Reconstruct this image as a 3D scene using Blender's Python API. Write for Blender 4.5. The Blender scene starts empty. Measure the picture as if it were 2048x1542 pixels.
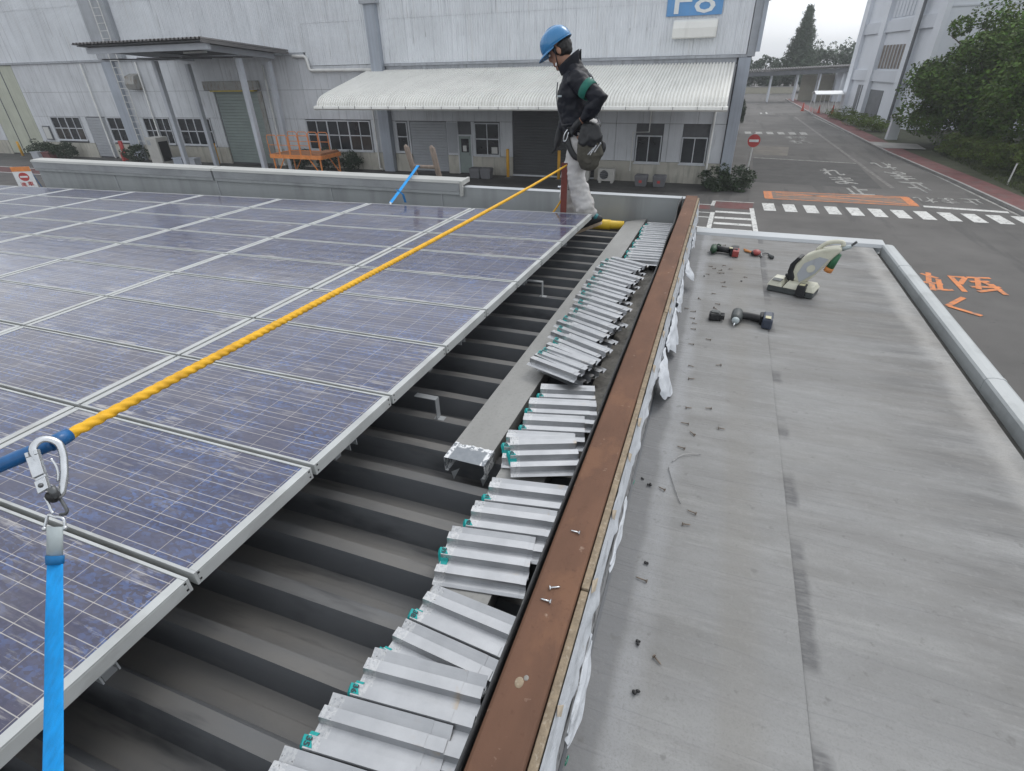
import bpy, bmesh, math, random
import numpy as np
from mathutils import Vector, Matrix, noise
R_ = math.radians
random.seed(7); rng = np.random.default_rng(7)
scene = bpy.context.scene
COL = scene.collection

# ------------------------------------------------------------------ camera
cam_d = bpy.data.cameras.new('camera'); cam = bpy.data.objects.new('camera', cam_d); COL.objects.link(cam)
cr = Vector((0.93857, 0.34449, -0.02025)); cu = Vector((-0.16287, 0.49396, 0.85409)); cb = Vector((0.30423, -0.79833, 0.51973))
m = Matrix(((cr.x, cu.x, cb.x, 0), (cr.y, cu.y, cb.y, 0), (cr.z, cu.z, cb.z, 5.3), (0, 0, 0, 1)))
cam.matrix_world = m
cam_d.sensor_width = 36; cam_d.lens = 18.494; cam_d.clip_start = 0.02; cam_d.clip_end = 2000
scene.camera = cam

# ------------------------------------------------------------------ world: overcast sky
SUN_EL, SUN_AZ = 52.0, 25.0
w = bpy.data.worlds.new('World'); scene.world = w; w.use_nodes = True
nt = w.node_tree; nt.nodes.clear()
sky = nt.nodes.new('ShaderNodeTexSky'); sky.sky_type = 'NISHITA'; sky.sun_disc = False
sky.sun_elevation = R_(SUN_EL); sky.sun_rotation = R_(SUN_AZ); sky.air_density = 1.0; sky.dust_density = 4.0; sky.ozone_density = 1.0
bw = nt.nodes.new('ShaderNodeRGBToBW'); nt.links.new(sky.outputs[0], bw.inputs[0])
tc = nt.nodes.new('ShaderNodeTexCoord'); mp = nt.nodes.new('ShaderNodeMapping'); mp.inputs['Scale'].default_value = (1.2, 1.2, 3.0)
nt.links.new(tc.outputs['Generated'], mp.inputs[0])
nz = nt.nodes.new('ShaderNodeTexNoise'); nz.inputs['Scale'].default_value = 2.2; nz.inputs['Detail'].default_value = 6
nt.links.new(mp.outputs[0], nz.inputs['Vector'])
mr = nt.nodes.new('ShaderNodeMapRange'); mr.inputs[1].default_value = .3; mr.inputs[2].default_value = .7; mr.inputs[3].default_value = 5.3; mr.inputs[4].default_value = 6.9
nt.links.new(nz.outputs[0], mr.inputs[0])
pw = nt.nodes.new('ShaderNodeMath'); pw.operation = 'POWER'; pw.inputs[1].default_value = .22; nt.links.new(bw.outputs[0], pw.inputs[0])
mu = nt.nodes.new('ShaderNodeMath'); mu.operation = 'MULTIPLY'; nt.links.new(pw.outputs[0], mu.inputs[0]); nt.links.new(mr.outputs[0], mu.inputs[1])
cloud = nt.nodes.new('ShaderNodeMixRGB'); cloud.blend_type = 'MULTIPLY'; cloud.inputs[0].default_value = 1; cloud.inputs[2].default_value = (.95, .985, 1.03, 1)
nt.links.new(mu.outputs[0], cloud.inputs[1])
mx = nt.nodes.new('ShaderNodeMixRGB'); mx.inputs[0].default_value = .9
nt.links.new(sky.outputs[0], mx.inputs[1]); nt.links.new(cloud.outputs[0], mx.inputs[2])
bg = nt.nodes.new('ShaderNodeBackground'); bg.inputs['Strength'].default_value = 0.15
nt.links.new(mx.outputs[0], bg.inputs[0])
wo = nt.nodes.new('ShaderNodeOutputWorld'); nt.links.new(bg.outputs[0], wo.inputs[0])
sd = bpy.data.lights.new('sun', 'SUN'); sd.energy = 0.9; sd.angle = R_(20); sd.color = (1, .97, .92)
sun = bpy.data.objects.new('sun', sd); COL.objects.link(sun)
el, az = R_(SUN_EL), R_(SUN_AZ)
sdir = Vector((math.sin(az) * math.cos(el), math.cos(az) * math.cos(el), math.sin(el)))
sun.rotation_euler = sdir.to_track_quat('Z', 'Y').to_euler(); sun.location = (0, 0, 40)
vs = scene.view_settings; vs.view_transform = 'Standard'; vs.look = 'None'; vs.exposure = 0.02; vs.gamma = 1; vs.use_curve_mapping = False
scene.render.engine = 'CYCLES'

# ------------------------------------------------------------------ materials
def S(r, g, b):
    f = lambda v: (v / 255) / 12.92 if v / 255 <= .04045 else ((v / 255 + .055) / 1.055) ** 2.4
    return (f(r), f(g), f(b))
class NT:
    def __init__(s, name):
        s.m = bpy.data.materials.new(name); s.m.use_nodes = True; s.t = s.m.node_tree; s.t.nodes.clear()
        s.out = s.t.nodes.new('ShaderNodeOutputMaterial'); s.b = s.t.nodes.new('ShaderNodeBsdfPrincipled')
        s.t.links.new(s.b.outputs[0], s.out.inputs[0]); s.tc = s.t.nodes.new('ShaderNodeTexCoord')
    def put(s, sock, v):
        if hasattr(v, 'links') or isinstance(v, bpy.types.NodeSocket): s.t.links.new(v, sock)
        elif isinstance(v, (tuple, list)) and len(v) == 3 and sock.type == 'RGBA': sock.default_value = (*v, 1)
        else: sock.default_value = v
    def n(s, typ, out=0, props=None, **kw):
        nd = s.t.nodes.new(typ)
        for k, v in (props or {}).items(): setattr(nd, k, v)
        for k, v in kw.items():
            k2 = int(k[1:]) if k[0] == '_' else k.replace('_', ' ')
            s.put(nd.inputs[k2], v)
        return nd.outputs[out]
    def obj(s): return s.tc.outputs['Object']
    def map(s, scale=(1, 1, 1), loc=(0, 0, 0), vec=None, rot=(0, 0, 0)):
        return s.n('ShaderNodeMapping', Vector=vec or s.obj(), Scale=scale, Location=loc, Rotation=rot)
    def noise(s, scale, stretch=(1, 1, 1), detail=4, rough=.6, vec=None, loc=(0, 0, 0)):
        return s.n('ShaderNodeTexNoise', Vector=s.map(stretch, loc, vec), Scale=scale, Detail=detail, Roughness=rough)
    def rng(s, v, a, b, c=0., d=1.):
        return s.n('ShaderNodeMapRange', props={'clamp': True}, _0=v, _1=a, _2=b, _3=c, _4=d)
    def math(s, op, a, b=0.): return s.n('ShaderNodeMath', props={'operation': op}, _0=a, _1=b)
    def mix(s, f, a, b): return s.n('ShaderNodeMixRGB', _0=f, _1=a, _2=b)
    def sep(s, vec=None):
        nd = s.t.nodes.new('ShaderNodeSeparateXYZ'); s.t.links.new(vec or s.obj(), nd.inputs[0]); return nd.outputs
    def bump(s, h, st=.3, dist=.01):
        s.put(s.b.inputs['Normal'], s.n('ShaderNodeBump', Height=h, Strength=st, Distance=dist))
    def fin(s, col, rough=.6, metal=0., spec=.5, coat=0.):
        s.put(s.b.inputs['Base Color'], col); s.put(s.b.inputs['Roughness'], rough); s.put(s.b.inputs['Metallic'], metal)
        s.b.inputs['Specular IOR Level'].default_value = spec; s.b.inputs['Coat Weight'].default_value = coat
        return s.m
def M(name, col, rough=.6, metal=0., var=.25, scale=4, stretch=(1, 1, 1), layers=(), bump=.0, bscale=60, bdist=.004, spec=.5, bstretch=(1, 1, 1), coat=0., island=0.):
    t = NT(name)
    c = t.mix(t.rng(t.noise(scale, stretch), .3, .7), tuple(x * (1 - var) for x in col), tuple(min(1, x * (1 + var * .6)) for x in col))
    for L in layers:   # (colour, amount, scale, stretch, lo, hi)
        lc, amt, sc, st, lo, hi = L
        c = t.mix(t.math('MULTIPLY', t.rng(t.noise(sc, st, loc=(sc * 3.1, 1.7, 5.3)), lo, hi), amt), c, lc)
    if island:
        rp = t.n('ShaderNodeNewGeometry', out=8)
        c = t.n('ShaderNodeHueSaturation', Hue=t.rng(rp, 0, 1, .5 - .035 * island, .5 + .02 * island), Value=t.rng(rp, 0, 1, 1 - .5 * island, 1 + .5 * island), Color=c)
    rr = t.rng(t.noise(scale * 2.3, stretch), .3, .7, max(.02, rough - .08), min(1, rough + .08))
    if bump: t.bump(t.noise(bscale, bstretch, 4), bump, bdist)
    return t.fin(c, rr, metal, spec, coat)
MT = {}
V = (5, 5, .12)      # vertical streaks
MT['asphalt'] = M('asphalt', (.115, .11, .105), .9, var=.25, scale=.35, layers=[((.06, .058, .056), .5, .12, (1, 1, 1), .5, .7), ((.17, .16, .15), .35, 60, (1, 1, 1), .5, .7), ((.16, .155, .15), .4, .22, (.3, 1.4, 1), .52, .68), ((.07, .068, .066), .55, .5, (2.2, .25, 1), .57, .62), ((.05, .05, .05), .5, 5, (1, 1, 1), .66, .72)], bump=.5, bscale=90, bdist=.01)
MT['concrete_apron'] = M('concrete_apron', (.085, .083, .078), .85, var=.35, scale=.6, layers=[((.04, .04, .038), .6, 1.3, (1, 1, 1), .5, .65)], bump=.3, bscale=30)
MT['paint_white'] = M('road_paint_white', (.62, .62, .6), .7, var=.15, scale=2, layers=[((.16, .155, .15), .75, 9, (1, 1, 1), .54, .66)])
MT['paint_worn'] = M('road_paint_worn', (.36, .36, .34), .7, var=.25, scale=2, layers=[((.14, .135, .13), .9, 6, (1, 1, 1), .46, .6)])
MT['paint_ghost'] = M('road_paint_ghost', (.2, .19, .18), .8, var=.2, scale=2, layers=[((.125, .12, .115), .95, 3, (1, 1, 1), .42, .58)])
MT['paint_orange'] = M('road_paint_orange', (.62, .2, .055), .7, var=.2, scale=3, layers=[((.14, .13, .12), .8, 7, (1, 1, 1), .52, .66)])
MT['paint_faded_orange'] = M('road_paint_faded_orange', (.27, .15, .09), .75, var=.25, scale=1.4, layers=[((.14, .125, .115), .85, 3.5, (1, 1, 1), .42, .58)])
MT['red_paving'] = M('red_paving', (.16, .06, .058), .85, var=.3, scale=1.2, layers=[((.12, .09, .085), .6, 2.2, (1, 1, 1), .48, .66)])
MT['kerb'] = M('kerb_concrete', (.32, .31, .3), .85, var=.2, scale=1.5)
DIRT = (.16, .155, .145)
MT['siding'] = M('painted_siding', (.71, .735, .765), .6, var=.12, scale=.5, layers=[((.36, .375, .41), .55, 1.5, V, .54, .72), ((.80, .82, .85), .5, .9, (3, 3, .1), .52, .7), (DIRT, .6, 3.4, (4, 4, .16), .62, .74), ((.36, .30, .22), .25, 2.1, (4, 4, .1), .6, .75)], bump=.1, bscale=8)
MT['wall_panel'] = M('wall_panel_white', (.60, .62, .648), .6, var=.14, scale=.7, layers=[((.4, .41, .43), .5, 1.2, V, .5, .7), ((.7, .72, .75), .5, .6, (1, 1, .6), .5, .7), (DIRT, .55, 2.6, (4, 4, .2), .6, .74)], bump=.08, bscale=10)
MT['wall_grey'] = M('wall_grey', (.42, .44, .475), .6, var=.15, scale=.7, layers=[((.2, .205, .215), .5, 1.4, V, .5, .7)])
MT['joint'] = M('joint_dark', (.11, .112, .118), .8, var=.2)
MT['plinth'] = M('plinth_concrete', (.5, .48, .42), .85, var=.2, scale=.9, layers=[((.16, .16, .13), .6, 1.1, (3, 3, .4), .52, .68)])
MT['trim'] = M('grey_trim', (.38, .40, .43), .5, var=.2, scale=1.2, layers=[((.15, .155, .165), .5, 1.6, V, .5, .7)])
MT['trim_dark'] = M('dark_trim', (.14, .148, .16), .5, var=.2, scale=1.2)
MT['pilaster'] = M('pilaster_blue_grey', (.36, .395, .45), .55, var=.14, scale=.8, layers=[((.15, .16, .18), .4, 1.6, V, .5, .7)])
MT['white_pipe'] = M('white_pipe', (.68, .68, .66), .5, var=.15, scale=2)
MT['green_shutter'] = M('green_shutter', (.24, .285, .27), .5, var=.12, scale=1)
MT['beige_gate'] = M('beige_green_gate', (.47, .49, .40), .55, var=.12, scale=1, layers=[((.24, .25, .2), .4, 1.5, V, .5, .7)])
MT['grey_shutter'] = M('grey_shutter', (.36, .375, .4), .5, var=.1, scale=1)
MT['dark_shutter'] = M('dark_shutter', (.055, .058, .062), .5, var=.15, scale=1)
MT['shutter_box'] = M('rusty_shutter_box', (.3, .3, .285), .6, var=.2, scale=1.5, layers=[((.17, .1, .055), .6, 2.5, (3, 3, .8), .52, .66)])
MT['yellow_strip'] = M('yellow_strip', (.55, .42, .07), .6)
MT['win_frame'] = M('window_frame', (.58, .6, .63), .45, var=.1)
def glassmat(name, col, rough=.08):
    t = NT(name); c = t.mix(t.rng(t.noise(.9), .35, .65), tuple(x * .6 for x in col), tuple(x * 1.5 for x in col)); return t.fin(c, rough, 0, .6)
MT['pane'] = glassmat('window_glass', (.02, .023, .027)); MT['pane_warm'] = glassmat('window_glass_curtained', (.045, .04, .036), .15)
MT['paper'] = M('paper_notice', (.6, .6, .58), .8, var=.05)
MT['awning'] = M('awning_sheet', (.80, .795, .755), .55, var=.07, scale=.6, layers=[((.55, .54, .50), .35, 1.5, (2.5, .35, .35), .52, .72), ((.4, .38, .34), .3, 6, (2, .5, .5), .62, .76)])
MT['canopy'] = M('canopy_sheet', (.13, .125, .125), .65, var=.2, scale=1.2)
MT['canopy_under'] = M('canopy_underside', (.1, .1, .105), .8, var=.15)
MT['beam_steel'] = M('painted_steel', (.48, .505, .55), .5, var=.12, scale=1.2)
MT['yellow_post'] = M('bollard_yellow', (.78, .41, .04), .5, var=.15, scale=3)
MT['orange_paint'] = M('orange_paint', (.78, .27, .07), .45, var=.18, scale=4, layers=[((.2, .1, .06), .5, 9, (1, 1, 1), .58, .7)])
MT['worn_board'] = M('worn_orange_board', (.36, .17, .085), .7, var=.3, scale=5)
MT['leaf_bush'] = M('leaf_bush', (.035, .058, .026), .6, var=.4, scale=2, island=.7)
MT['leaf_tree'] = M('leaf_tree', (.09, .165, .02), .7, var=.45, scale=.5, island=.75)
MT['leaf_olive'] = M('leaf_olive', (.115, .17, .024), .7, var=.45, scale=.5, island=.75)
MT['leaf_far'] = M('leaf_far', (.10, .135, .09), .7, var=.35, scale=.3, island=.6)
MT['bark'] = M('bark', (.09, .075, .06), .9, var=.35, scale=6, stretch=(1, 1, .3), bump=.6, bscale=20, bdist=.02)
MT['grass'] = M('grass_blades', (.06, .08, .022), .8, var=.4, scale=1.5, island=.6)
MT['soil'] = M('soil', (.055, .06, .032), .95, var=.35, scale=1.2)
MT['ac_white'] = M('ac_casing', (.47, .46, .43), .5, var=.12, scale=3)
MT['black'] = M('black_plastic', (.012, .012, .013), .45, var=.3, scale=8)
MT['grey_box'] = M('grey_tub', (.15, .15, .16), .5, var=.15, scale=4)
MT['sign_blue'] = M('sign_blue', (.12, .32, .62), .5, var=.12, scale=1.5, layers=[((.2, .32, .5), .5, 2, V, .5, .7)])
MT['sign_white'] = M('sign_white', (.78, .8, .8), .5, var=.1)
MT['sign_red'] = M('sign_red', (.48, .055, .05), .45, var=.1)
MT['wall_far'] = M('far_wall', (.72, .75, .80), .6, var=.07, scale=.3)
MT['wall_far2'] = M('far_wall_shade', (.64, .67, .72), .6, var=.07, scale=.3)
MT['brown_blind'] = M('brown_blind', (.2, .17, .145), .6, var=.2, scale=1.5)
MT['cream_wall'] = M('cream_wall', (.42, .4, .33), .7, var=.1)
MT['cone_red'] = M('cone_red', (.5, .07, .04), .5)
MT['galv'] = M('galvanised_sheet', (.36, .375, .385), .5, .25, var=.12, scale=1.5, layers=[((.22, .23, .24), .5, 2.2, (1, 1, 1), .5, .65)])
# deck metal
def deck_mat():
    t = NT('deck_metal')
    c = t.mix(t.rng(t.noise(3, (.4, 2, 1)), .3, .7), (.088, .094, .103), (.125, .131, .139))
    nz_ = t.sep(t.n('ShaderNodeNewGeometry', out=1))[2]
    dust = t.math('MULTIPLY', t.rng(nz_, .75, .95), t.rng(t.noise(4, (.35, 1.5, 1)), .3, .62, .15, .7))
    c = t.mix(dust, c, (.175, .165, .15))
    c = t.mix(t.math('MULTIPLY', t.rng(t.noise(2.2, (.7, 5, 1), loc=(3, 1, 0)), .56, .7), .7), c, (.03, .032, .036))
    c = t.mix(t.math('MULTIPLY', t.rng(t.noise(14, (.3, 1, 3), loc=(7, 1, 0)), .58, .7), .25), c, (.15, .148, .14))
    t.bump(t.noise(120), .12, .002)
    return t.fin(c, t.rng(t.noise(9), .3, .7, .45, .65), .15)
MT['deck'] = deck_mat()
MT['parapet'] = M('parapet_sheet', (.36, .38, .385), .55, .1, var=.1, scale=.9, layers=[((.19, .2, .205), .5, 1.2, (3, 3, .25), .5, .7), ((.4, .42, .43), .35, 2.5, (4, 4, .12), .62, .72)])
MT['parapet_top'] = M('parapet_top', (.42, .44, .455), .5, .1, var=.12, scale=1.4)
MT['coping_cream'] = M('coping_cream', (.42, .425, .405), .5, var=.1, scale=1.2)
def rust():
    t = NT('rusty_beam')
    c = t.mix(t.rng(t.noise(5, (1, .35, 1)), .3, .7), (.10, .053, .035), (.172, .089, .056))
    c = t.mix(t.math('MULTIPLY', t.rng(t.noise(9, (1, .6, 1), loc=(5, 2, 0)), .57, .68), .55), c, (.195, .1, .058))
    c = t.mix(t.math('MULTIPLY', t.rng(t.noise(70), .6, .72), .35), c, (.08, .035, .022))
    c = t.mix(t.math('MULTIPLY', t.rng(t.noise(26, (1, 1, 1), loc=(1, 9, 0)), .66, .74), .5), c, (.42, .32, .25))
    t.bump(t.noise(110), .25, .002)
    return t.fin(c, .78, 0, .3)
MT['rust'] = rust()
MT['chipboard'] = M('board_edge', (.27, .215, .15), .9, var=.3, scale=40, layers=[((.5, .44, .36), .4, 90, (1, 1, 1), .55, .68)], bump=.5, bscale=160)
MT['wrap'] = M('house_wrap', (.53, .555, .59), .55, var=.1, scale=6, layers=[((.25, .26, .27), .65, 14, (1, .5, 1), .56, .7), ((.3, .25, .18), .4, 22, (1, 1, 1), .64, .72)], bump=.5, bscale=30, bdist=.01)
MT['torn_tan'] = M('torn_paper_tan', (.5, .42, .32), .85, var=.2, scale=30)
MT['green_ink'] = M('green_ink', (.03, .3, .19), .6, var=.1)
def dab():
    t = NT('mortar_dabs')
    v = t.n('ShaderNodeTexVoronoi', Vector=t.map((.1, 1, .55)), Scale=34)
    c = t.mix(t.rng(v, .28, .42), (.07, .07, .072), (.26, .26, .262))
    t.bump(v, .6, .01)
    return t.fin(c, .9)
MT['dabs'] = dab()
MT['rubber'] = M('black_rubber', (.018, .019, .021), .5, var=.3, scale=10, layers=[((.14, .14, .135), .5, 30, (1, 1, 3), .6, .72)])
def membrane():
    t = NT('roof_membrane')
    x, y, z = t.sep()
    c = t.mix(t.rng(t.noise(1.2, (.6, 1.7, 1), 6, .7), .3, .7), (.208, .209, .207), (.282, .283, .28))
    st = t.rng(t.noise(1.7, (.6, 2.6, 1), 6, .72, loc=(2, 5, 0)), .48, .7)
    c = t.mix(t.math('MULTIPLY', st, .58), c, (.155, .152, .147))
    st2 = t.rng(t.noise(2.2, (.5, 4, 1), 6, .75, loc=(8, 1, 0)), .52, .7)
    c = t.mix(t.math('MULTIPLY', st2, .4), c, (.36, .36, .35))
    bl = t.rng(t.noise(2.4, (.9, 1.5, 1), 5, .7, loc=(12, 3, 0)), .48, .68)
    c = t.mix(t.math('MULTIPLY', bl, .38), c, (.165, .16, .15))
    # brown grime towards the far end and along the lower side
    g = t.math('MULTIPLY', t.rng(t.noise(1.3, (.6, 3, 1), 5, .65, loc=(1, 9, 0)), .4, .62), t.rng(t.math('ADD', y, t.math('MULTIPLY', x, 1.4)), 1.8, 4.8, .08, .68))
    c = t.mix(g, c, (.145, .137, .126))
    # dark drain staining before the edge
    d = t.math('MULTIPLY', t.rng(t.noise(1.8, (.8, 4.5, 1), 6, .75, loc=(4, 4, 0)), .42, .62), t.math('MULTIPLY', t.rng(x, .85, 1.1), t.rng(x, 1.22, 1.28, 1, 0)))
    c = t.mix(t.math('MULTIPLY', d, .6), c, (.11, .11, .11))
    xn = t.math('ADD', x, t.math('MULTIPLY', t.math('SUBTRACT', t.noise(3.5, (1, 1.6, 1), 5, .7, loc=(3, 7, 0)), .5), .22))
    pale = t.math('MULTIPLY', t.rng(xn, 1.24, 1.31), t.rng(xn, 1.33, 1.40, 1, 0))
    c = t.mix(t.math('MULTIPLY', pale, .42), c, (.42, .41, .39))
    # lap line smudges right of the seam
    sm = t.math('MULTIPLY', t.rng(x, .44, .445), t.rng(t.math('ADD', x, t.math('MULTIPLY', t.noise(18, (1, 1, 1), loc=(6, 6, 0)), .03)), .49, .51, 1, 0))
    sm = t.math('MULTIPLY', sm, t.rng(t.noise(3.2, (.1, 1, 1), 3, .5, loc=(3, 3, 0)), .47, .55))
    sm = t.math('MULTIPLY', sm, t.rng(t.noise(40, (.5, 2, 1), 4), .3, .55, .4, 1))
    c = t.mix(t.math('MULTIPLY', sm, .8), c, (.095, .095, .098))
    # sealant coat beside the wall
    wob = t.math('ADD', x, t.math('MULTIPLY', t.math('SUBTRACT', t.noise(4, (.2, 1, 1), 5, .6, loc=(9, 2, 0)), .5), .07))
    dk = t.rng(wob, -.06, -.02, 1, 0)
    c = t.mix(t.math('MULTIPLY', dk, .62), c, (.175, .18, .19))
    lt = t.math('MULTIPLY', t.rng(wob, -.052, -.03), t.rng(wob, .005, .05, 1, 0))
    c = t.mix(t.math('MULTIPLY', lt, t.rng(t.noise(6, (1, .5, 1), 5, .7, loc=(5, 5, 0)), .3, .6, .2, .62)), c, (.33, .338, .352))
    # traffic band between wall and seam
    tb = t.math('MULTIPLY', t.rng(x, .2, .24), t.rng(x, .3, .36, 1, 0))
    c = t.mix(t.math('MULTIPLY', tb, t.math('MULTIPLY', t.noise(3, (.3, 1.5, 1)), .6)), c, (.2, .188, .165))
    c = t.mix(t.math('MULTIPLY', t.rng(t.noise(190, detail=2), .5, .7), .35), c, (.17, .168, .162))
    c = t.mix(t.math('MULTIPLY', t.rng(t.noise(42, detail=3, loc=(3, 8, 0)), .6, .68), .16), c, (.32, .318, .31))
    c = t.mix(t.math('MULTIPLY', t.rng(t.noise(23, detail=4, loc=(13, 8, 0)), .64, .72), .5), c, (.13, .128, .122))
    h = t.math('ADD', t.noise(75, (1, 1, 1)), t.math('MULTIPLY', t.rng(t.noise(3.5, (.25, 3.2, 1), 3), .48, .52), .8))
    t.bump(h, .35, .004)
    return t.fin(c, .75, 0, .35)
MT['membrane'] = membrane()
MT['lip'] = M('roof_edge_lip', (.39, .41, .415), .5, .1, var=.1, scale=2, layers=[((.22, .23, .23), .4, 5, (1, 1, 1), .55, .7)])
MT['gutter_shadow'] = M('gutter_shadow', (.07, .068, .062), .9, var=.3, scale=8)  # dark bed colour carries the shadow inside the gutter groove
MT['alu'] = M('aluminium_frame', (.50, .515, .51), .4, .3, var=.12, scale=6, stretch=(1, 1, 1), layers=[((.3, .3, .29), .5, 12, (.4, .4, 1), .55, .7)])
def cellglass():
    t = NT('solar_glass')
    x, y, z = t.sep()
    rnd = t.n('ShaderNodeObjectInfo', out=5)
    off = t.n('ShaderNodeCombineXYZ', X=t.math('MULTIPLY', rnd, 37.), Y=t.math('MULTIPLY', rnd, 91.), Z=0.)
    vec = t.n('ShaderNodeVectorMath', props={'operation': 'ADD'}, _0=t.obj(), _1=off)
    CX, CY = .1285, .1085
    px = t.math('PINGPONG', t.math('SUBTRACT', x, .0), CX / 2)          # distance to cell border in x
    py = t.math('PINGPONG', y, CY / 2)
    gapx = t.rng(px, .0009, .0016, 1, 0); gapy = t.rng(py, .0007, .0015, 1, 0)
    bus = t.rng(t.math('ABSOLUTE', t.math('SUBTRACT', py, CY * .25)), .0006, .0013, 1, 0)
    vor = t.n('ShaderNodeTexVoronoi', out=1, Vector=t.n('ShaderNodeMapping', Vector=vec, Scale=(1, 1.7, 1)), Scale=75.)
    vr = t.sep(vor)[0]
    patch = t.rng(t.noise(5.5, (1, 1.3, 1), 5, .6, vec=vec), .38, .66)
    blue = t.math('MULTIPLY', t.rng(vr, .35, .95), patch)
    c = t.mix(t.rng(vr, 0, 1), (.030, .032, .066), (.056, .05, .084))
    c = t.mix(t.math('MULTIPLY', rnd, .5), c, (.032, .048, .12))
    c = t.mix(t.math('MULTIPLY', blue, .75), c, (.05, .125, .35))
    c = t.mix(t.math('MULTIPLY', gapx, .7), c, (.42, .39, .37))
    c = t.mix(t.math('MAXIMUM', t.math('MULTIPLY', gapy, .75), t.math('MULTIPLY', bus, .75)), c, (.52, .50, .47))
    # dust film: even, plus run marks along the glass and a tide line near the lower edge
    du = t.rng(t.noise(2.6, (.8, 5, 1), 7, .65, vec=vec), .35, .75, .05, .30)
    c = t.mix(du, c, (.28, .255, .25))
    tide = t.math('MULTIPLY', t.rng(t.noise(7, (.55, 5, 1), 6, .7, vec=vec, loc=(4, 4, 4)), .53, .6), t.rng(t.noise(1.6, vec=vec, loc=(9, 1, 2)), .43, .56))
    edge = t.math('MAXIMUM', t.rng(y, .02, .12, 1, .35), t.rng(y, .34, .45, .3, .9))
    tide = t.math('MULTIPLY', tide, t.math('MAXIMUM', edge, t.rng(x, .98, 1.15, .3, .8)))
    c = t.mix(t.math('MULTIPLY', tide, .62), c, (.48, .46, .44))
    ro = t.rng(t.noise(3.5, (.7, 4, 1), 6, vec=vec), .35, .7, .07, .2)
    t.put(t.b.inputs['IOR'], 1.5)
    return t.fin(c, ro, 0, .5)
MT['glass'] = cellglass()
def offcut():
    t = NT('offcut_sheet'); x, y, z = t.sep()
    rnd = t.n('ShaderNodeObjectInfo', out=5)
    off = t.n('ShaderNodeCombineXYZ', X=t.math('MULTIPLY', rnd, 37.), Y=t.math('MULTIPLY', rnd, 91.), Z=0.)
    vec = t.n('ShaderNodeVectorMath', props={'operation': 'ADD'}, _0=t.obj(), _1=off)
    c = t.mix(t.rng(t.noise(9, vec=vec), .3, .7), (.41, .42, .435), (.52, .53, .545))
    c = t.mix(t.math('MULTIPLY', t.rng(t.noise(420, detail=2, vec=vec), .45, .65), .15), c, (.40, .405, .415))
    patch = t.rng(x, .036, .038, 1, 0)
    c = t.mix(t.math('MULTIPLY', patch, t.rng(t.noise(120, detail=3, vec=vec), .42, .55, 0, .5)), c, (.68, .68, .67))
    c = t.mix(t.math('MULTIPLY', patch, t.rng(t.noise(160, detail=3, vec=vec, loc=(3, 3, 3)), .62, .7)), c, (.12, .12, .12))
    c = t.mix(t.math('MULTIPLY', t.rng(x, .22, .27), t.math('MULTIPLY', t.rng(t.noise(14, vec=vec, loc=(2, 8, 1)), .58, .7), .5)), c, (.5, .38, .24))
    t.bump(t.noise(300, detail=2), .08, .001)
    return t.fin(c, t.rng(t.noise(20, vec=vec), .3, .7, .28, .42), .8)
MT['offcut'] = offcut()
MT['tape'] = M('teal_tape', (.005, .33, .32), .5, var=.15, scale=40)
MT['marker'] = M('marker_ink', (.03, .05, .06), .6)
def chan():
    t = NT('channel_sheet'); x, y, z = t.sep()
    c = t.mix(t.rng(t.noise(5, (1, .4, 1)), .3, .7), (.235, .235, .225), (.315, .312, .30))
    c = t.mix(t.math('MULTIPLY', t.rng(t.noise(60), .52, .7), .4), c, (.18, .178, .17))
    yy = t.math('ADD', y, t.math('MULTIPLY', t.noise(26, detail=3), .05))
    band = t.rng(yy, .128, .13, 1, 0)
    c = t.mix(band, c, t.mix(t.rng(t.noise(30), .3, .7), (.19, .21, .235), (.26, .28, .30)))
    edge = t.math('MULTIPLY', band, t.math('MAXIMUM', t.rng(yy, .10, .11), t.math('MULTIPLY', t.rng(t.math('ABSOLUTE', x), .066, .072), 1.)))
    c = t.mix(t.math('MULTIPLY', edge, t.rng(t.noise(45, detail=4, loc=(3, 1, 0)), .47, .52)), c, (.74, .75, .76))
    return t.fin(c, .48, .3)
MT['channel'] = chan()
MT['mortar'] = M('gutter_mortar', (.24, .23, .21), .95, var=.3, scale=9, layers=[((.11, .105, .1), .6, 12, (1, 1, 1), .52, .66)], bump=.7, bscale=30, bdist=.012)
MT['rope'] = M('rope_yellow', (.78, .43, .02), .7, var=.2, scale=40, bump=.4, bscale=300, bstretch=(1, 1, 1), bdist=.002, layers=[((.42, .2, .02), .4, 25, (1, 1, 1), .55, .7)])
MT['tape_blue'] = M('blue_tape', (.012, .11, .3), .35, var=.3, scale=60)
MT['strap'] = M('blue_webbing', (.0, .28, .70), .75, var=.22, scale=120, stretch=(1, .3, .3), bump=.35, bscale=400, bstretch=(1, 3, 1), bdist=.001)
MT['strap_dark'] = M('blue_webbing_fold', (.0, .14, .36), .65, var=.2, scale=60)
MT['sleeve'] = M('grey_sleeve', (.38, .43, .44), .45, var=.12, scale=50)
MT['chrome'] = M('polished_steel', (.62, .64, .66), .22, .85, var=.12, scale=50)
MT['dark_steel'] = M('dark_steel', (.12, .125, .13), .35, .6, var=.2, scale=50)
MT['red_oxide'] = M('red_oxide_paint', (.15, .036, .027), .65, var=.2, scale=8, layers=[((.07, .025, .02), .6, 10, (1, 1, .5), .55, .68)])
MT['yellow_pipe'] = M('yellow_pipe', (.74, .5, .035), .45, var=.1, scale=5)
MT['ladder'] = M('worn_wood', (.25, .2, .165), .8, var=.35, scale=14, stretch=(3, 3, .5))
MT['skin'] = M('skin', (.33, .175, .115), .55, var=.12, scale=20)
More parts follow.
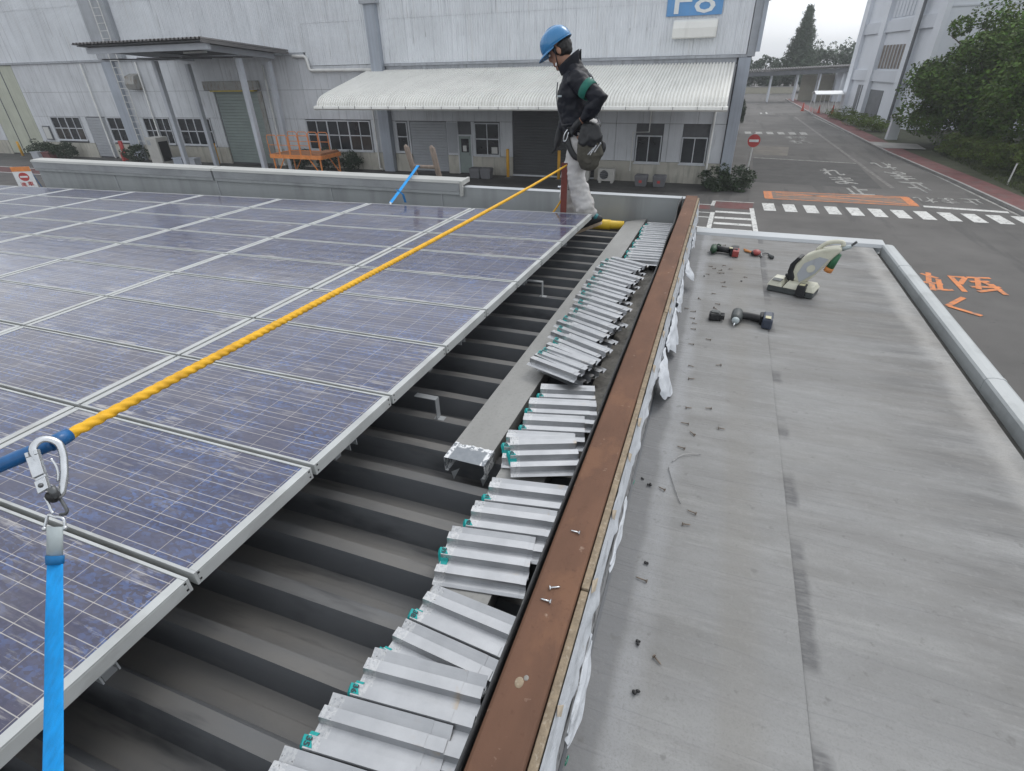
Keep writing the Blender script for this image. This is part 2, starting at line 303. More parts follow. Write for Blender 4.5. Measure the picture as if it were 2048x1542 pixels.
MT['jacket'] = M('jacket_cloth', (.011, .0125, .019), .5, var=.4, scale=8, spec=.25, layers=[((.05, .043, .05), .5, 9, (1, 1, .6), .6, .72)], bump=.4, bscale=40, bdist=.006)
MT['trousers'] = M('work_trousers', (.52, .51, .50), .8, var=.12, scale=9, layers=[((.3, .27, .235), .5, 7, (1, 1, .7), .53, .68), ((.06, .045, .038), .75, 5, (1, 1, 1), .66, .74)], bump=.4, bscale=30, bdist=.008)
MT['helmet'] = M('helmet_blue', (.03, .205, .45), .25, var=.08, scale=5, coat=.4)
MT['hair'] = M('hair', (.012, .011, .011), .6, var=.3, scale=60, stretch=(1, 1, .2))
MT['armband'] = M('armband_green', (.006, .135, .10), .6, var=.12, scale=30)
MT['olive'] = M('olive_canvas', (.075, .07, .055), .8, var=.3, scale=14, bump=.4, bscale=80)
MT['shoe'] = M('shoe_black', (.02, .021, .022), .6, var=.3, scale=20); MT['sole'] = M('shoe_sole', (.42, .33, .24), .7, var=.15, scale=20); MT['teal'] = M('teal_trim', (.02, .17, .19), .6)
MT['cream'] = M('cream_plastic', (.55, .54, .44), .4, var=.1, scale=14, layers=[((.36, .34, .27), .4, 30, (1, 1, 1), .58, .7)])
MT['tool_grey'] = M('tool_grey', (.055, .062, .062), .5, var=.3, scale=20); MT['tool_black'] = M('tool_black', (.012, .013, .015), .5, var=.3, scale=20)
MT['tool_navy'] = M('tool_navy', (.035, .045, .07), .35, var=.2, scale=20); MT['tool_green'] = M('tool_green', (.012, .05, .02), .5, var=.2, scale=20)
MT['tool_red'] = M('tool_red', (.3, .055, .05), .4, var=.15, scale=20); MT['tool_yellow'] = M('tool_label', (.5, .47, .3), .5, var=.15, scale=60)
MT['orange_grip'] = M('orange_grip', (.52, .2, .05), .5, var=.15, scale=30); MT['steel_wire'] = M('steel_wire', (.28, .28, .28), .35, .8, var=.3, scale=60)
MT['screw_rusty'] = M('screw_rusty', (.21, .17, .135), .6, .3, var=.5, scale=60)
MT['green_cap'] = M('green_plastic', (.03, .13, .06), .5, var=.2, scale=20)

# ------------------------------------------------------------------ mesh helpers
class MB:
    def __init__(s): s.v = []; s.f = []
    def add(s, vs, fs):
        o = len(s.v); s.v += [tuple(v) for v in vs]; s.f += [tuple(i + o for i in f) for f in fs]; return s
    def box(s, x0, x1, y0, y1, z0, z1):
        return s.add([(x0, y0, z0), (x1, y0, z0), (x1, y1, z0), (x0, y1, z0), (x0, y0, z1), (x1, y0, z1), (x1, y1, z1), (x0, y1, z1)],
                     [(3, 2, 1, 0), (4, 5, 6, 7), (0, 1, 5, 4), (1, 2, 6, 5), (2, 3, 7, 6), (3, 0, 4, 7)])
    def hexa(s, p): return s.add(p, [(3, 2, 1, 0), (4, 5, 6, 7), (0, 1, 5, 4), (1, 2, 6, 5), (2, 3, 7, 6), (3, 0, 4, 7)])
    def prism(s, poly, a, b):   # poly of 3-D points extruded by vector (b-a)
        d = Vector(b) - Vector(a); n = len(poly); p0 = [Vector(p) for p in poly]; p1 = [p + d for p in p0]
        return s.add(p0 + p1, [tuple(range(n))[::-1], tuple(range(n, 2 * n))] + [(i, (i + 1) % n, n + (i + 1) % n, n + i) for i in range(n)])
    def tube(s, pts, r, n=8, cap=True, flat=1.0, up=None):
        pts = [Vector(p) for p in pts]; rs = r if isinstance(r, (list, tuple)) else [r] * len(pts)
        rings = []; prev = None
        for i, p in enumerate(pts):
            t = (pts[min(i + 1, len(pts) - 1)] - pts[max(i - 1, 0)]).normalized()
            if prev is None:
                a = Vector(up) if up else (Vector((0, 0, 1)) if abs(t.z) < .9 else Vector((1, 0, 0)))
                prev = (a - t * a.dot(t)).normalized()
            u = (prev - t * prev.dot(t)).normalized(); prev = u; w_ = t.cross(u)
            rings.append([p + (u * math.cos(2 * math.pi * k / n) + w_ * flat * math.sin(2 * math.pi * k / n)) * rs[i] for k in range(n)])
        vs = [v for rg in rings for v in rg]
        fs = [(i * n + k, i * n + (k + 1) % n, (i + 1) * n + (k + 1) % n, (i + 1) * n + k) for i in range(len(pts) - 1) for k in range(n)]
        if cap: fs += [tuple(range(n))[::-1], tuple(range((len(pts) - 1) * n, len(pts) * n))]
        return s.add(vs, fs)
    def lathe(s, prof, c=(0, 0, 0), n=16, sx=1, sy=1):   # prof: (r,z)
        vs = [(c[0] + r * sx * math.cos(2 * math.pi * k / n), c[1] + r * sy * math.sin(2 * math.pi * k / n), c[2] + z) for r, z in prof for k in range(n)]
        fs = [(i * n + k, i * n + (k + 1) % n, (i + 1) * n + (k + 1) % n, (i + 1) * n + k) for i in range(len(prof) - 1) for k in range(n)]
        fs += [tuple(range(n))[::-1], tuple(range((len(prof) - 1) * n, len(prof) * n))]
        return s.add(vs, fs)
    def grid(s, fn, nu, nv):
        vs = [fn(i / nu, j / nv) for j in range(nv + 1) for i in range(nu + 1)]
        return s.add(vs, [(j * (nu + 1) + i, j * (nu + 1) + i + 1, (j + 1) * (nu + 1) + i + 1, (j + 1) * (nu + 1) + i) for j in range(nv) for i in range(nu)])
    def ell(s, c, r, n=14, mm=9, rot=None):
        vs = []; fs = []
        for j in range(mm + 1):
            th = math.pi * j / mm
            for k in range(n):
                p = Vector((r[0] * math.sin(th) * math.cos(2 * math.pi * k / n), r[1] * math.sin(th) * math.sin(2 * math.pi * k / n), r[2] * math.cos(th)))
                if rot: p = rot @ p
                vs.append(p + Vector(c))
        for j in range(mm):
            for k in range(n): fs.append((j * n + k, (j + 1) * n + k, (j + 1) * n + (k + 1) % n, j * n + (k + 1) % n))
        return s.add(vs, fs)
    def build(s, name, mat, parent=None, smooth=False, bevel=0., solid=0., mats=None):
        me = bpy.data.meshes.new(name); me.from_pydata(s.v, [], s.f); me.validate(); me.update()
        return link(name, me, mat, parent, smooth, bevel, solid)
def link(name, me, mat, parent=None, smooth=False, bevel=0., solid=0.):
    me.materials.clear(); me.materials.append(MT[mat] if isinstance(mat, str) else mat)
    if smooth:
        me.polygons.foreach_set('use_smooth', [True] * len(me.polygons))
    o = bpy.data.objects.new(name, me); COL.objects.link(o)
    if solid:
        md = o.modifiers.new('thick', 'SOLIDIFY'); md.thickness = solid; md.offset = -1
    if bevel:
        md = o.modifiers.new('bevel', 'BEVEL'); md.width = bevel; md.segments = 2; md.limit_method = 'ANGLE'; md.angle_limit = R_(40)
    if parent:
        o.parent = parent
        if parent.type == 'EMPTY' or parent.matrix_basis != Matrix.Identity(4): o.matrix_parent_inverse = pinv(parent)
    return o
def world(o):
    M_ = o.matrix_basis.copy()
    if o.parent: M_ = world(o.parent) @ o.matrix_parent_inverse @ M_
    return M_
def pinv(p): return world(p).inverted()
def tag(o, label=None, cat=None, group=None, kind=None):
    if label: o['label'] = label
    if cat: o['category'] = cat
    if group: o['group'] = group
    if kind: o['kind'] = kind
    return o
def thing(name, label, cat, loc=(0, 0, 0), group=None):
    o = bpy.data.objects.new(name, None); COL.objects.link(o); o.location = loc; o.empty_display_size = .1
    return tag(o, label, cat, group)
def place(o, parent=None, mat=None):
    if parent: o.parent = parent
    if mat is not None: o.matrix_basis = mat
    return o
def copy_tree(o, parent=None):
    c = o.copy(); COL.objects.link(c); c.parent = parent
    for ch in o.children: copy_tree(ch, c)
    return c
def text_mesh(body, size=1., extrude=.002, shear=0., bold=0.):
    cu_ = bpy.data.curves.new('txt', 'FONT'); cu_.body = body; cu_.size = size; cu_.extrude = extrude; cu_.align_x = 'CENTER'; cu_.align_y = 'CENTER'; cu_.resolution_u = 2; cu_.offset = bold
    ob = bpy.data.objects.new('txt', cu_); COL.objects.link(ob)
    bpy.context.view_layer.update()
    dg = bpy.context.evaluated_depsgraph_get(); me = bpy.data.meshes.new_from_object(ob.evaluated_get(dg))
    bpy.data.objects.remove(ob); return me
def text_obj(name, body, mat, parent, loc, xdir, ydir, sx, sy, extrude=.002, bold=0.):
    me = text_mesh(body, 1., 0, bold=bold); vs_ = np.empty(len(me.vertices) * 3); me.vertices.foreach_get('co', vs_); vs_ = vs_.reshape(-1, 3)
    lo, hi = vs_.min(0), vs_.max(0); X = Vector(xdir).normalized(); Y = Vector(ydir).normalized(); N = X.cross(Y)
    for v in me.vertices:
        a = (v.co.x - (lo[0] + hi[0]) / 2) / (hi[0] - lo[0]) * sx; b = (v.co.y - (lo[1] + hi[1]) / 2) / (hi[1] - lo[1]) * sy
        v.co = Vector(loc) + X * a + Y * b
    o = link(name, me, mat, parent)
    md = o.modifiers.new('thick', 'SOLIDIFY'); md.thickness = extrude; md.offset = 1
    return o
ORD = ['', 'first', 'second', 'third', 'fourth', 'fifth', 'sixth', 'seventh', 'eighth', 'ninth', 'tenth', 'eleventh', 'twelfth', 'thirteenth', 'fourteenth', 'fifteenth', 'sixteenth', 'seventeenth', 'eighteenth', 'nineteenth', 'twentieth', 'twenty-first', 'twenty-second', 'twenty-third', 'twenty-fourth', 'twenty-fifth', 'twenty-sixth', 'twenty-seventh', 'twenty-eighth', 'twenty-ninth', 'thirtieth', 'thirty-first', 'thirty-second', 'thirty-third', 'thirty-fourth', 'thirty-fifth', 'thirty-sixth', 'thirty-seventh', 'thirty-eighth', 'thirty-ninth', 'fortieth', 'forty-first', 'forty-second']
def smoothp(p, n=4):
    p = [Vector(q) for q in p]; out = []
    for i in range(len(p) - 1):
        p0, p1, p2, p3 = p[max(i - 1, 0)], p[i], p[i + 1], p[min(i + 2, len(p) - 1)]
        for k in range(n):
            t_ = k / n; out.append(.5 * ((2 * p1) + (-p0 + p2) * t_ + (2 * p0 - 5 * p1 + 4 * p2 - p3) * t_ ** 2 + (-p0 + 3 * p1 - 3 * p2 + p3) * t_ ** 3))
    return out + [p[-1]]
def leaf_mesh(pts, size, aspect=.55, up=.3):
    n = len(pts); d = rng.normal(size=(n, 3)); d[:, 2] *= 1 - up; d /= np.linalg.norm(d, axis=1)[:, None]
    e = rng.normal(size=(n, 3)); e -= d * (e * d).sum(1)[:, None]; e /= np.linalg.norm(e, axis=1)[:, None]
    s_ = (size * rng.uniform(.6, 1.35, n))[:, None]
    a = pts - d * s_ * .5; b = pts + e * s_ * aspect * .5; c = pts + d * s_ * .5; q = pts - e * s_ * aspect * .5
    co = np.stack([a, b, c, q], 1).reshape(-1, 3)
    me = bpy.data.meshes.new('leaves'); me.vertices.add(4 * n); me.vertices.foreach_set('co', co.astype(np.float32).ravel())
    me.loops.add(4 * n); me.loops.foreach_set('vertex_index', np.arange(4 * n, dtype=np.int32))
    me.polygons.add(n); me.polygons.foreach_set('loop_start', np.arange(0, 4 * n, 4, dtype=np.int32)); me.polygons.foreach_set('loop_total', np.full(n, 4, dtype=np.int32))
    me.update(calc_edges=True); return me
def crown_pts(c, r, n, k=40, cl=.28, shell=.55, squash=0.):
    c = np.array(c); r = np.array(r)
    u = rng.normal(size=(k, 3)); u /= np.linalg.norm(u, axis=1)[:, None]
    rad = rng.uniform(shell, 1, k) ** .7
    cc = u * rad[:, None] * rng.uniform(.8, 1.08, (k, 1))
    wts = rng.uniform(.5, 1.4, k); wts /= wts.sum(); idx = rng.choice(k, n, p=wts)
    sz = rng.uniform(.6, 1.25, k)[idx][:, None] * cl
    g = rng.normal(size=(n, 3)); g /= np.linalg.norm(g, axis=1)[:, None]; g *= rng.uniform(.35, 1.0, (n, 1)) ** .5
    return c + (cc[idx] + g * sz) * r

# ================================================================== STREET
g = MB().add([(-400, -200, 0), (400, -200, 0), (400, 600, 0), (-400, 600, 0)], [(0, 1, 2, 3)])
ground = tag(g.build('ground', 'asphalt'), kind='structure')
apr = MB().add([(-62, 27.0, .004), (.6, 27.0, .004), (.6, 29.6, .004), (-62, 29.6, .004)], [(0, 1, 2, 3)])
tag(apr.build('apron_pavement', 'concrete_apron'), kind='structure')
def sheet(poly, z): return MB().add([(x, y, z) for x, y in poly], [tuple(range(len(poly)))])
def ccw(p):
    a = sum(p[i][0] * p[(i + 1) % len(p)][1] - p[(i + 1) % len(p)][0] * p[i][1] for i in range(len(p))); return p if a > 0 else p[::-1]
def strip(a, b, wd):
    a, b = Vector((*a, 0)), Vector((*b, 0)); d = (b - a).normalized(); n_ = Vector((-d.y, d.x, 0)) * wd / 2
    return ccw([tuple((a + n_)[:2]), tuple((a - n_)[:2]), tuple((b - n_)[:2]), tuple((b + n_)[:2])])
MT['patch_dark'] = M('asphalt_patch_dark', (.075, .073, .071), .9, var=.2, scale=.8, layers=[((.12, .116, .112), .4, 40, (1, 1, 1), .5, .7)], bump=.4, bscale=90)
MT['patch_pale'] = M('asphalt_patch_pale', (.17, .155, .135), .9, var=.25, scale=.9, layers=[((.12, .116, .112), .6, 2, (1, 1, 1), .45, .65)])
for poly_, mt_ in (([(1.7, 30.6), (7.3, 30.2), (7.4, 37.6), (1.8, 38.8)], 'patch_dark'), ([(1.9, 40.5), (3.9, 40.2), (4.3, 44.5), (1.9, 45.2)], 'patch_pale'), ([(3.2, 13.0), (4.4, 13.0), (4.4, 19.5), (3.2, 19.5)], 'patch_dark')):
    tag(MB().add([(x, y, .0015) for x, y in poly_], [(0, 1, 2, 3)]).build('asphalt_patch', mt_), kind='structure')
# red paved footway with kerb on the far side of the road
kx = [(11.3, 15), (11.16, 25.9), (10.76, 32), (9.8, 42.5), (8.58, 69.6), (7.6, 100)]
red = [(x + .12, y) for x, y in kx] + [(x + 1.3, y) for x, y in kx[::-1]]
o = MB().prism([(x, y, .0) for x, y in ccw(red)], (0, 0, 0), (0, 0, .10)).build('red_pavement', 'red_paving'); tag(o, kind='structure')
kb = MB()
for i in range(len(kx) - 1):
    a, b = kx[i], kx[i + 1]
    kb.hexa([(a[0], a[1], 0), (a[0] + .12, a[1], 0), (b[0] + .12, b[1], 0), (b[0], b[1], 0), (a[0], a[1], .13), (a[0] + .12, a[1], .13), (b[0] + .12, b[1], .13), (b[0], b[1], .13)])
tag(kb.build('kerb', 'kerb'), kind='structure')
soil = MB().add([(12.3, 20, .05), (60, 20, .05), (60, 60, .05), (10.2, 60, .05), (11.1, 42.5, .05), (12.1, 32, .05)], [tuple(range(6))])
tag(soil.build('planting_bed', 'soil'), kind='structure')
o = MB().prism([(9.9, 44.2, .1), (12.3, 44.0, .1), (12.4, 46.6, .1), (9.65, 47.4, .1)], (0, 0, 0), (0, 0, .035)).build('driveway_crossing', 'kerb'); tag(o, kind='structure')
# crosswalk
cwk = MB().add([(1.85, 24.4, .003), (10.9, 24.4, .003), (10.9, 25.8, .003), (1.85, 25.8, .003)], [(0, 1, 2, 3)]).build('crosswalk', 'asphalt'); tag(cwk, kind='structure')
for i in range(12):
    x = 1.95 + .795 * i
    sheet([(x + .02, 24.35), (x + .48, 24.38), (x + .45, 25.78), (x - .02, 25.75)], .008).build('stripe', 'paint_white', cwk)
cw2 = sheet([(.9, 52.3), (6.2, 52.3), (6.2, 54.2), (.9, 54.2)], .003).build('far_crosswalk', 'asphalt'); tag(cw2, kind='structure')
for i in range(6):
    x = 1.5 + .85 * i; sheet([(x, 52.4), (x + .5, 52.4), (x + .46, 54.1), (x - .04, 54.1)], .008).build('stripe', 'paint_worn', cw2)
# marked bay beside the roof corner
bay = sheet([(-6, 20.6), (1.7, 20.6), (1.7, 25.8), (-6, 25.8)], .003).build('marked_bay', 'asphalt'); tag(bay, kind='structure')
sheet([(.05, 24.35), (1.5, 24.35), (1.6, 25.6), (.05, 25.6)], .006).build('red_surface', 'red_paving', bay)
sheet([(-6, 24.0), (-.12, 24.0), (-.12, 24.75), (-6, 24.75)], .006).build('red_surface', 'red_paving', bay)
for a, b, wd in [((1.58, 20.5), (1.5, 24.6), .17), ((-.05, 20.5), (0, 23.5), .17), ((-.06, 24.7), (0, 25.7), .15), ((0, 25.68), (1.62, 25.68), .09), ((-6, 24.85), (-.1, 24.85), .1), ((-6, 23.4), (-.1, 23.4), .1), ((-6, 22.6), (-.1, 22.6), .12), ((-6, 21.0), (-.1, 21.0), .12)]:
    sheet(strip(a, b, wd), .011).build('line', 'paint_white', bay)
for y in (20.85, 21.75, 22.65, 23.65): sheet(strip((.1, y), (1.45, y), .3), .009).build('bar', 'paint_white', bay)
# other lines
mk = sheet(strip((8.1, 26.75), (10.85, 26.42), .32), .006).build('stop_line', 'paint_white'); tag(mk, kind='structure')
tag(sheet(strip((1.9, 39), (7.4, 37.85), .16), .006).build('thin_road_line', 'paint_worn'), kind='structure')
tag(sheet(strip((7.77, 30.5), (6.6, 69.4), .2), .006).build('faded_centre_line', 'paint_ghost'), kind='structure')
tag(sheet(strip((11.02, 25.9), (8.4, 69.6), .12), .006).build('edge_line', 'paint_worn'), kind='structure')
tag(sheet(strip((-90, 24.9), (-40, 24.5), .14), .006).build('left_road_line', 'paint_white'), kind='structure')
tag(sheet(strip((-90, 23.2), (-40, 22.9), .14), .006).build('left_road_line', 'paint_white'), kind='structure')
tag(sheet(strip((-90, 24.05), (-40, 23.7), 1.4), .003).build('left_red_band', 'red_paving'), kind='structure')
ob = sheet([(2.1, 26.72), (7.95, 26.7), (7.95, 28.55), (2.1, 28.4)], .005).build('orange_box_marking', 'paint_faded_orange'); tag(ob, kind='structure')
for a, b, wd in [((2.1, 26.75), (7.95, 26.73), .1), ((2.1, 28.38), (7.95, 28.53), .1), ((2.25, 26.8), (2.25, 28.35), .35), ((7.8, 26.8), (7.8, 28.5), .35), ((2.6, 28.2), (7.6, 27.0), .12), ((2.6, 27.6), (7.6, 28.3), .1)]:
    sheet(strip(a, b, wd), .009).build('line', 'paint_orange', ob)
rw = text_obj('road_lettering', '止まれ', 'paint_worn', None, (9.35, 28.1, .006), (-1, -.05, 0), (0, -1, 0), 2.5, 1.3, .001, .012); tag(rw, kind='structure')
for k, ch in enumerate('止まれ'):
    o = text_obj('road_lettering', ch, 'paint_worn', None, (6.15 - .22 * k, 29.6 + 2.45 * k, .006), (1, .03, 0), (-.06, 1, 0), 1.05, 2.1, .001, .02); tag(o, kind='structure')
    o = text_obj('road_lettering', ch, 'paint_worn', None, (8.9 - .1 * k, 31 + 3.1 * k, .006), (-1, .03, 0), (.06, -1, 0), 1.0, 2.6, .001, .02); tag(o, kind='structure')
for k, ch in enumerate('徐行'):
    o = text_obj('road_lettering', ch, 'paint_worn', None, (5.3 - .15 * k, 47.5 + 2.6 * k, .006), (1, .03, 0), (-.06, 1, 0), 1.6, 1.9, .001, .02); tag(o, kind='structure')
o = text_obj('road_lettering', '止', 'paint_worn', None, (3.9, 74, .006), (1, 0, 0), (0, 1, 0), 1.8, 3.0, .001, .02); tag(o, kind='structure')
STROKES = [[(5.86, 17.56), (6.18, 17.22)], [(6.06, 17.69), (5.84, 16.7)], [(5.72, 16.8), (6.17, 16.74)], [(5.9, 16.72), (5.8, 16.16)], [(5.82, 16.23), (6.29, 16.32)], [(6.16, 17.14), (6.0, 16.29)], [(6.54, 17.55), (6.53, 16.26)], [(6.57, 17.48), (6.89, 17.51)], [(6.89, 17.51), (6.59, 16.86)], [(6.93, 17.52), (7.5, 17.62)], [(6.9, 17.16), (7.37, 17.3)], [(7.19, 17.6), (6.92, 16.57)], [(6.78, 16.72), (7.49, 16.88)], [(7.22, 17.19), (7.42, 16.66)], [(6.85, 16.36), (7.44, 16.74)], [(7.34, 17.09), (7.42, 16.29)], [(6.36, 15.78), (5.82, 15.04)], [(5.84, 15.04), (6.38, 14.58)]]
mbs = MB()
for i, (a, b) in enumerate(STROKES): mbs.add([(x, y, .006 + .0006 * i) for x, y in strip(a, b, .13)], [(0, 1, 2, 3)])
tag(mbs.build('orange_sprayed_lettering', 'paint_orange'), kind='structure')

# ================================================================== FACTORY BUILDING
FY = 29.4
fac = thing('factory_building', 'long pale grey corrugated factory hall with white awning and blue sign', 'building', (-20, FY, 0))
def ribbed(x0, x1, z0, z1, y, pitch, amp, frac=.5):
    mb = MB(); n_ = int((x1 - x0) / pitch); vs_ = []
    for i in range(n_):
        x = x0 + i * pitch
        vs_ += [(x, y), (x + pitch * frac * .8, y), (x + pitch * frac, y - amp), (x + pitch * .92, y - amp)]
    vs_.append((x0 + n_ * pitch, y)); N = len(vs_)
    mb.add([(a, b, z0) for a, b in vs_] + [(a, b, z1) for a, b in vs_], [(i, i + 1, N + i + 1, N + i) for i in range(N - 1)])
    return mb
MB().box(-63, .5, FY + .12, FY + 24, 0, 13.8).build('wall_core', 'joint', fac)
for z0, z1, dy in ((6.18, 7.56, 0.), (7.53, 9.18, .015), (9.15, 10.8, 0.), (10.77, 13.8, .015)):
    ribbed(-62.5, -23.28, z0, z1, FY + .0 + dy, .13, .022).build('siding_course', 'siding', fac)
for z0, z1, dy in ((5.52, 6.66, 0.), (6.63, 7.56, .015), (7.53, 9.18, 0.), (9.15, 10.8, .015), (10.77, 13.8, 0.)):
    ribbed(-23.4, .28, z0, z1, FY + dy, .13, .022).build('siding_course', 'siding', fac)
# flashing lines under the siding
MB().box(-62.5, -23.5, FY - .09, FY + .1, 6.06, 6.17).build('drip_flashing', 'trim', fac)
MB().box(-18.25, .3, FY - .07, FY + .1, 5.40, 5.51).build('drip_flashing', 'trim', fac)
MB().box(-18.2, -.1, FY + .03, FY + .11, 5.15, 5.398).build('frieze', 'wall_grey', fac)
for x in (-15.9, -13.5, -10.9, -8.2, -5.4, -2.6): MB().box(x, x + .18, FY - .01, FY + .028, 5.16, 5.397).build('frieze_clip', 'trim', fac)
# gutter pipe that steps down beside the porch
gp = MB().tube([(-24.2, FY - .16, 6.0), (-23.4, FY - .16, 5.98), (-23.28, FY - .16, 5.9), (-23.2, FY - .16, 5.35), (-23.1, FY - .16, 5.28), (-18.9, FY - .16, 5.25)], .09, 8)
gp.build('gutter_pipe', 'white_pipe', fac, True)
# lower wall panels
PX = [-62.2 + .93 * i for i in range(48)]
OPEN = [(-53.9, -49.6, 0, 6.04), (-43.9, -41.85, 0, 2.72), (-31.1, -27.5, 0, 4.31), (-47.7, -44.45, 1.15, 2.75), (-41.75, -40.1, 1.15, 2.75), (-38.2, -35.65, 1.1, 2.75), (-35.0, -32.0, 1.1, 2.75), (-24.4, -19.7, 1.03, 2.72)]
def blocked(x0, x1, z0, z1):
    return [q for q in OPEN if q[0] < x1 - .05 and q[1] > x0 + .05 and q[2] < z1 - .02 and q[3] > z0 + .02]
shared = {}
for i, x in enumerate(PX):
    x1 = min(x + .915, -19.02)
    if x1 - x < .2: continue
    top = 6.05 if x < -23.6 else 5.5
    for z0, z1 in ((1.0, 2.74), (2.755, 4.3), (4.315, top)):
        segs = [(x, x1)]
        for q in blocked(x, x1, z0, z1):
            new = []
            for a, b in segs:
                if q[0] - a > .04: new.append((a, min(b, q[0])))
                if b - q[1] > .04: new.append((max(a, q[1]), b))
                if q[1] <= a or q[0] >= b: new.append((a, b))
            segs = list({s_ for s_ in new if s_[1] - s_[0] > .04})
        for a, b in segs: MB().box(a, b, FY + .02 + random.uniform(0, .008), FY + .118, z0, z1).build('wall_panel', 'wall_panel', fac)
for x0, x1 in ((-62, -53.9), (-49.6, -43.9), (-41.85, -31.1), (-27.5, -19.0)):
    MB().box(x0, x1, FY + .01, FY + .119, 0, .985).build('plinth', 'plinth', fac)
# wall under the awning
for i in range(14):
    x0 = -18.25 + i * 1.3; x1 = min(x0 + 1.285, -.02)
    for a, b, z0, z1 in [(x0, x1, 2.72, 5.14), (x0, x1, .98, 2.7)]:
        segs = [(a, b)]
        for q in [(-18.05, -17.25, 1.05, 2.7), (-17.14, -14.78, 0, 2.7), (-14.1, -13.28, 0, 2.0), (-13.1, -11.57, 1.0, 2.68), (-10.85, -6.25, 0, 3.6), (-4.25, -2.9, .9, 2.2), (-2.0, -.74, .9, 2.16)]:
            new = []
            for s0, s1 in segs:
                if q[0] >= s1 - .02 or q[1] <= s0 + .02 or q[2] >= z1 - .02 or q[3] <= z0 + .02: new.append((s0, s1)); continue
                if q[0] - s0 > .04: new.append((s0, q[0]))
                if s1 - q[1] > .04: new.append((q[1], s1))
            segs = new
        for s0, s1 in segs: MB().box(s0, s1, FY + .03, FY + .118, z0, z1).build('wall_panel', 'wall_panel', fac)
for x0, x1, z1 in ((-18.25, -17.14, .965), (-14.78, -14.1, .965), (-13.28, -10.85, .965), (-6.25, -.0, .965)):
    MB().box(x0, x1, FY - .01, FY + .117, 0, z1).build('plinth', 'plinth', fac)
MB().box(-10.85, -6.25, FY + .03, FY + .117, 3.62, 5.14).build('lintel_panel', 'wall_grey', fac)
# pilasters
for x0, x1, y, z0, z1, mt in [(-18.95, -18.28, -.3, 0, 8.2, 'pilaster'), (-39.85, -38.95, -.28, 0, 6.04, 'pilaster'), (-39.9, -37.65, -.35, 6.2, 13.8, 'trim'), (-.02, .5, -.12, 0, 5.39, 'pilaster'), (.285, .62, -.06, 5.42, 13.8, 'trim')]:
    MB().box(x0, x1, FY + y, FY + .119, z0, z1).build('pilaster', mt, fac, bevel=.02)
MB().box(-19.1, -18.1, FY - .42, FY - .02, 8.2, 8.36).build('pilaster_cap', 'trim', fac)
MB().box(.625, .78, FY - .3, FY + .1, 5.6, 13.8).build('corner_downpipe', 'pilaster', fac)
MB().tube([(.7, FY - .1, 7.42), (1.05, FY - .3, 7.5), (1.6, FY - .5, 7.56)], [.05, .05, .1], 6).build('bracket_lamp', 'trim', fac)
for x in (-38.6, -37.9): MB().tube([(x, FY - .5, 1.1), (x + .05, FY - .5, 9.5)], .03, 6).build('ladder_rail', 'white_pipe', fac)
for k in range(20): MB().tube([(-38.6, FY - .5, 1.3 + .4 * k), (-37.87, FY - .5, 1.3 + .4 * k)], .018, 5).build('ladder_rung', 'white_pipe', fac)
for x, z1, y in ((-42.1, 6.0, -.1), (-19.35, 4.0, -.12), (-.62, 3.6, -.12), (-36.95, 6.0, -.08), (-26.6, 5.6, -.1)):
    MB().tube([(x, FY + y, z1), (x - .03, FY + y, .15), (x + .2, FY + y - .12, .08)], .055, 7).build('downpipe', 'white_pipe', fac, True)
MB().tube([(-4.38, FY - .02, .5), (-4.38, FY - .02, 2.32), (-3.6, FY - .02, 2.34), (-3.6, FY - .02, 3.4)], .03, 6).build('conduit', 'white_pipe', fac)
# windows
def window(x0, x1, z0, z1, nc, nr, mt='pane', sash=2, warm=()):
    fr = MB(); t = .05; y0, y1 = FY - .02, FY + .08
    fr.box(x0, x1, y0, y1, z0 - .03, z0 + t - .03); fr.box(x0, x1, y0, y1, z1 - t, z1); fr.box(x0, x0 + t, y0, y1, z0 + t - .03, z1 - t); fr.box(x1 - t, x1, y0, y1, z0 + t - .03, z1 - t)
    cw = (x1 - x0) / nc; rh = (z1 - z0) / nr
    for i in range(1, nc):
        hw = .035 if i % sash == 0 else .02
        fr.box(x0 + i * cw - hw, x0 + i * cw + hw, y0 + .02, y1 - .01, z0 + t - .03, z1 - t)
    for j in range(1, nr):
        for i in range(nc):
            fr.box(x0 + i * cw + .04, x0 + (i + 1) * cw - .04, y0 + .025, y1 - .015, z0 + j * rh - .025, z0 + j * rh + .025)
    wn = fr.build('window', 'win_frame', fac)
    for i in range(nc):
        for j in range(nr):
            MB().box(x0 + i * cw + .02, x0 + (i + 1) * cw - .02, FY + .045, FY + .06, z0 + j * rh + .01, z0 + (j + 1) * rh - .01).build('pane', 'pane_warm' if (i, j) in warm else mt, wn)
    MB().box(x0 - .05, x1 + .05, FY - .09, FY - .025, z0 - .09, z0 - .035).build('sill', 'win_frame', wn)
    return wn
window(-47.7, -44.5, 1.2, 2.73, 4, 2, warm=[(0, 0), (1, 0), (3, 0)]); window(-41.7, -40.15, 1.2, 2.73, 2, 2)
window(-38.15, -35.7, 1.13, 2.73, 4, 2); window(-34.95, -32.05, 1.13, 2.73, 4, 2)
window(-24.35, -19.76, 1.08, 2.69, 6, 2, warm=[(4, 0), (5, 0)]); window(-18.02, -17.29, 1.1, 2.66, 1, 2)
wn7 = window(-13.07, -11.6, 1.05, 2.65, 2, 2); window(-4.2, -2.95, .95, 2.18, 2, 1, 'pane', 3); window(-1.98, -.78, .96, 2.13, 2, 1, 'pane', 3)
MB().box(-12.1, -11.75, FY + .032, FY + .04, 1.12, 1.45).build('notice', 'paper', wn7)
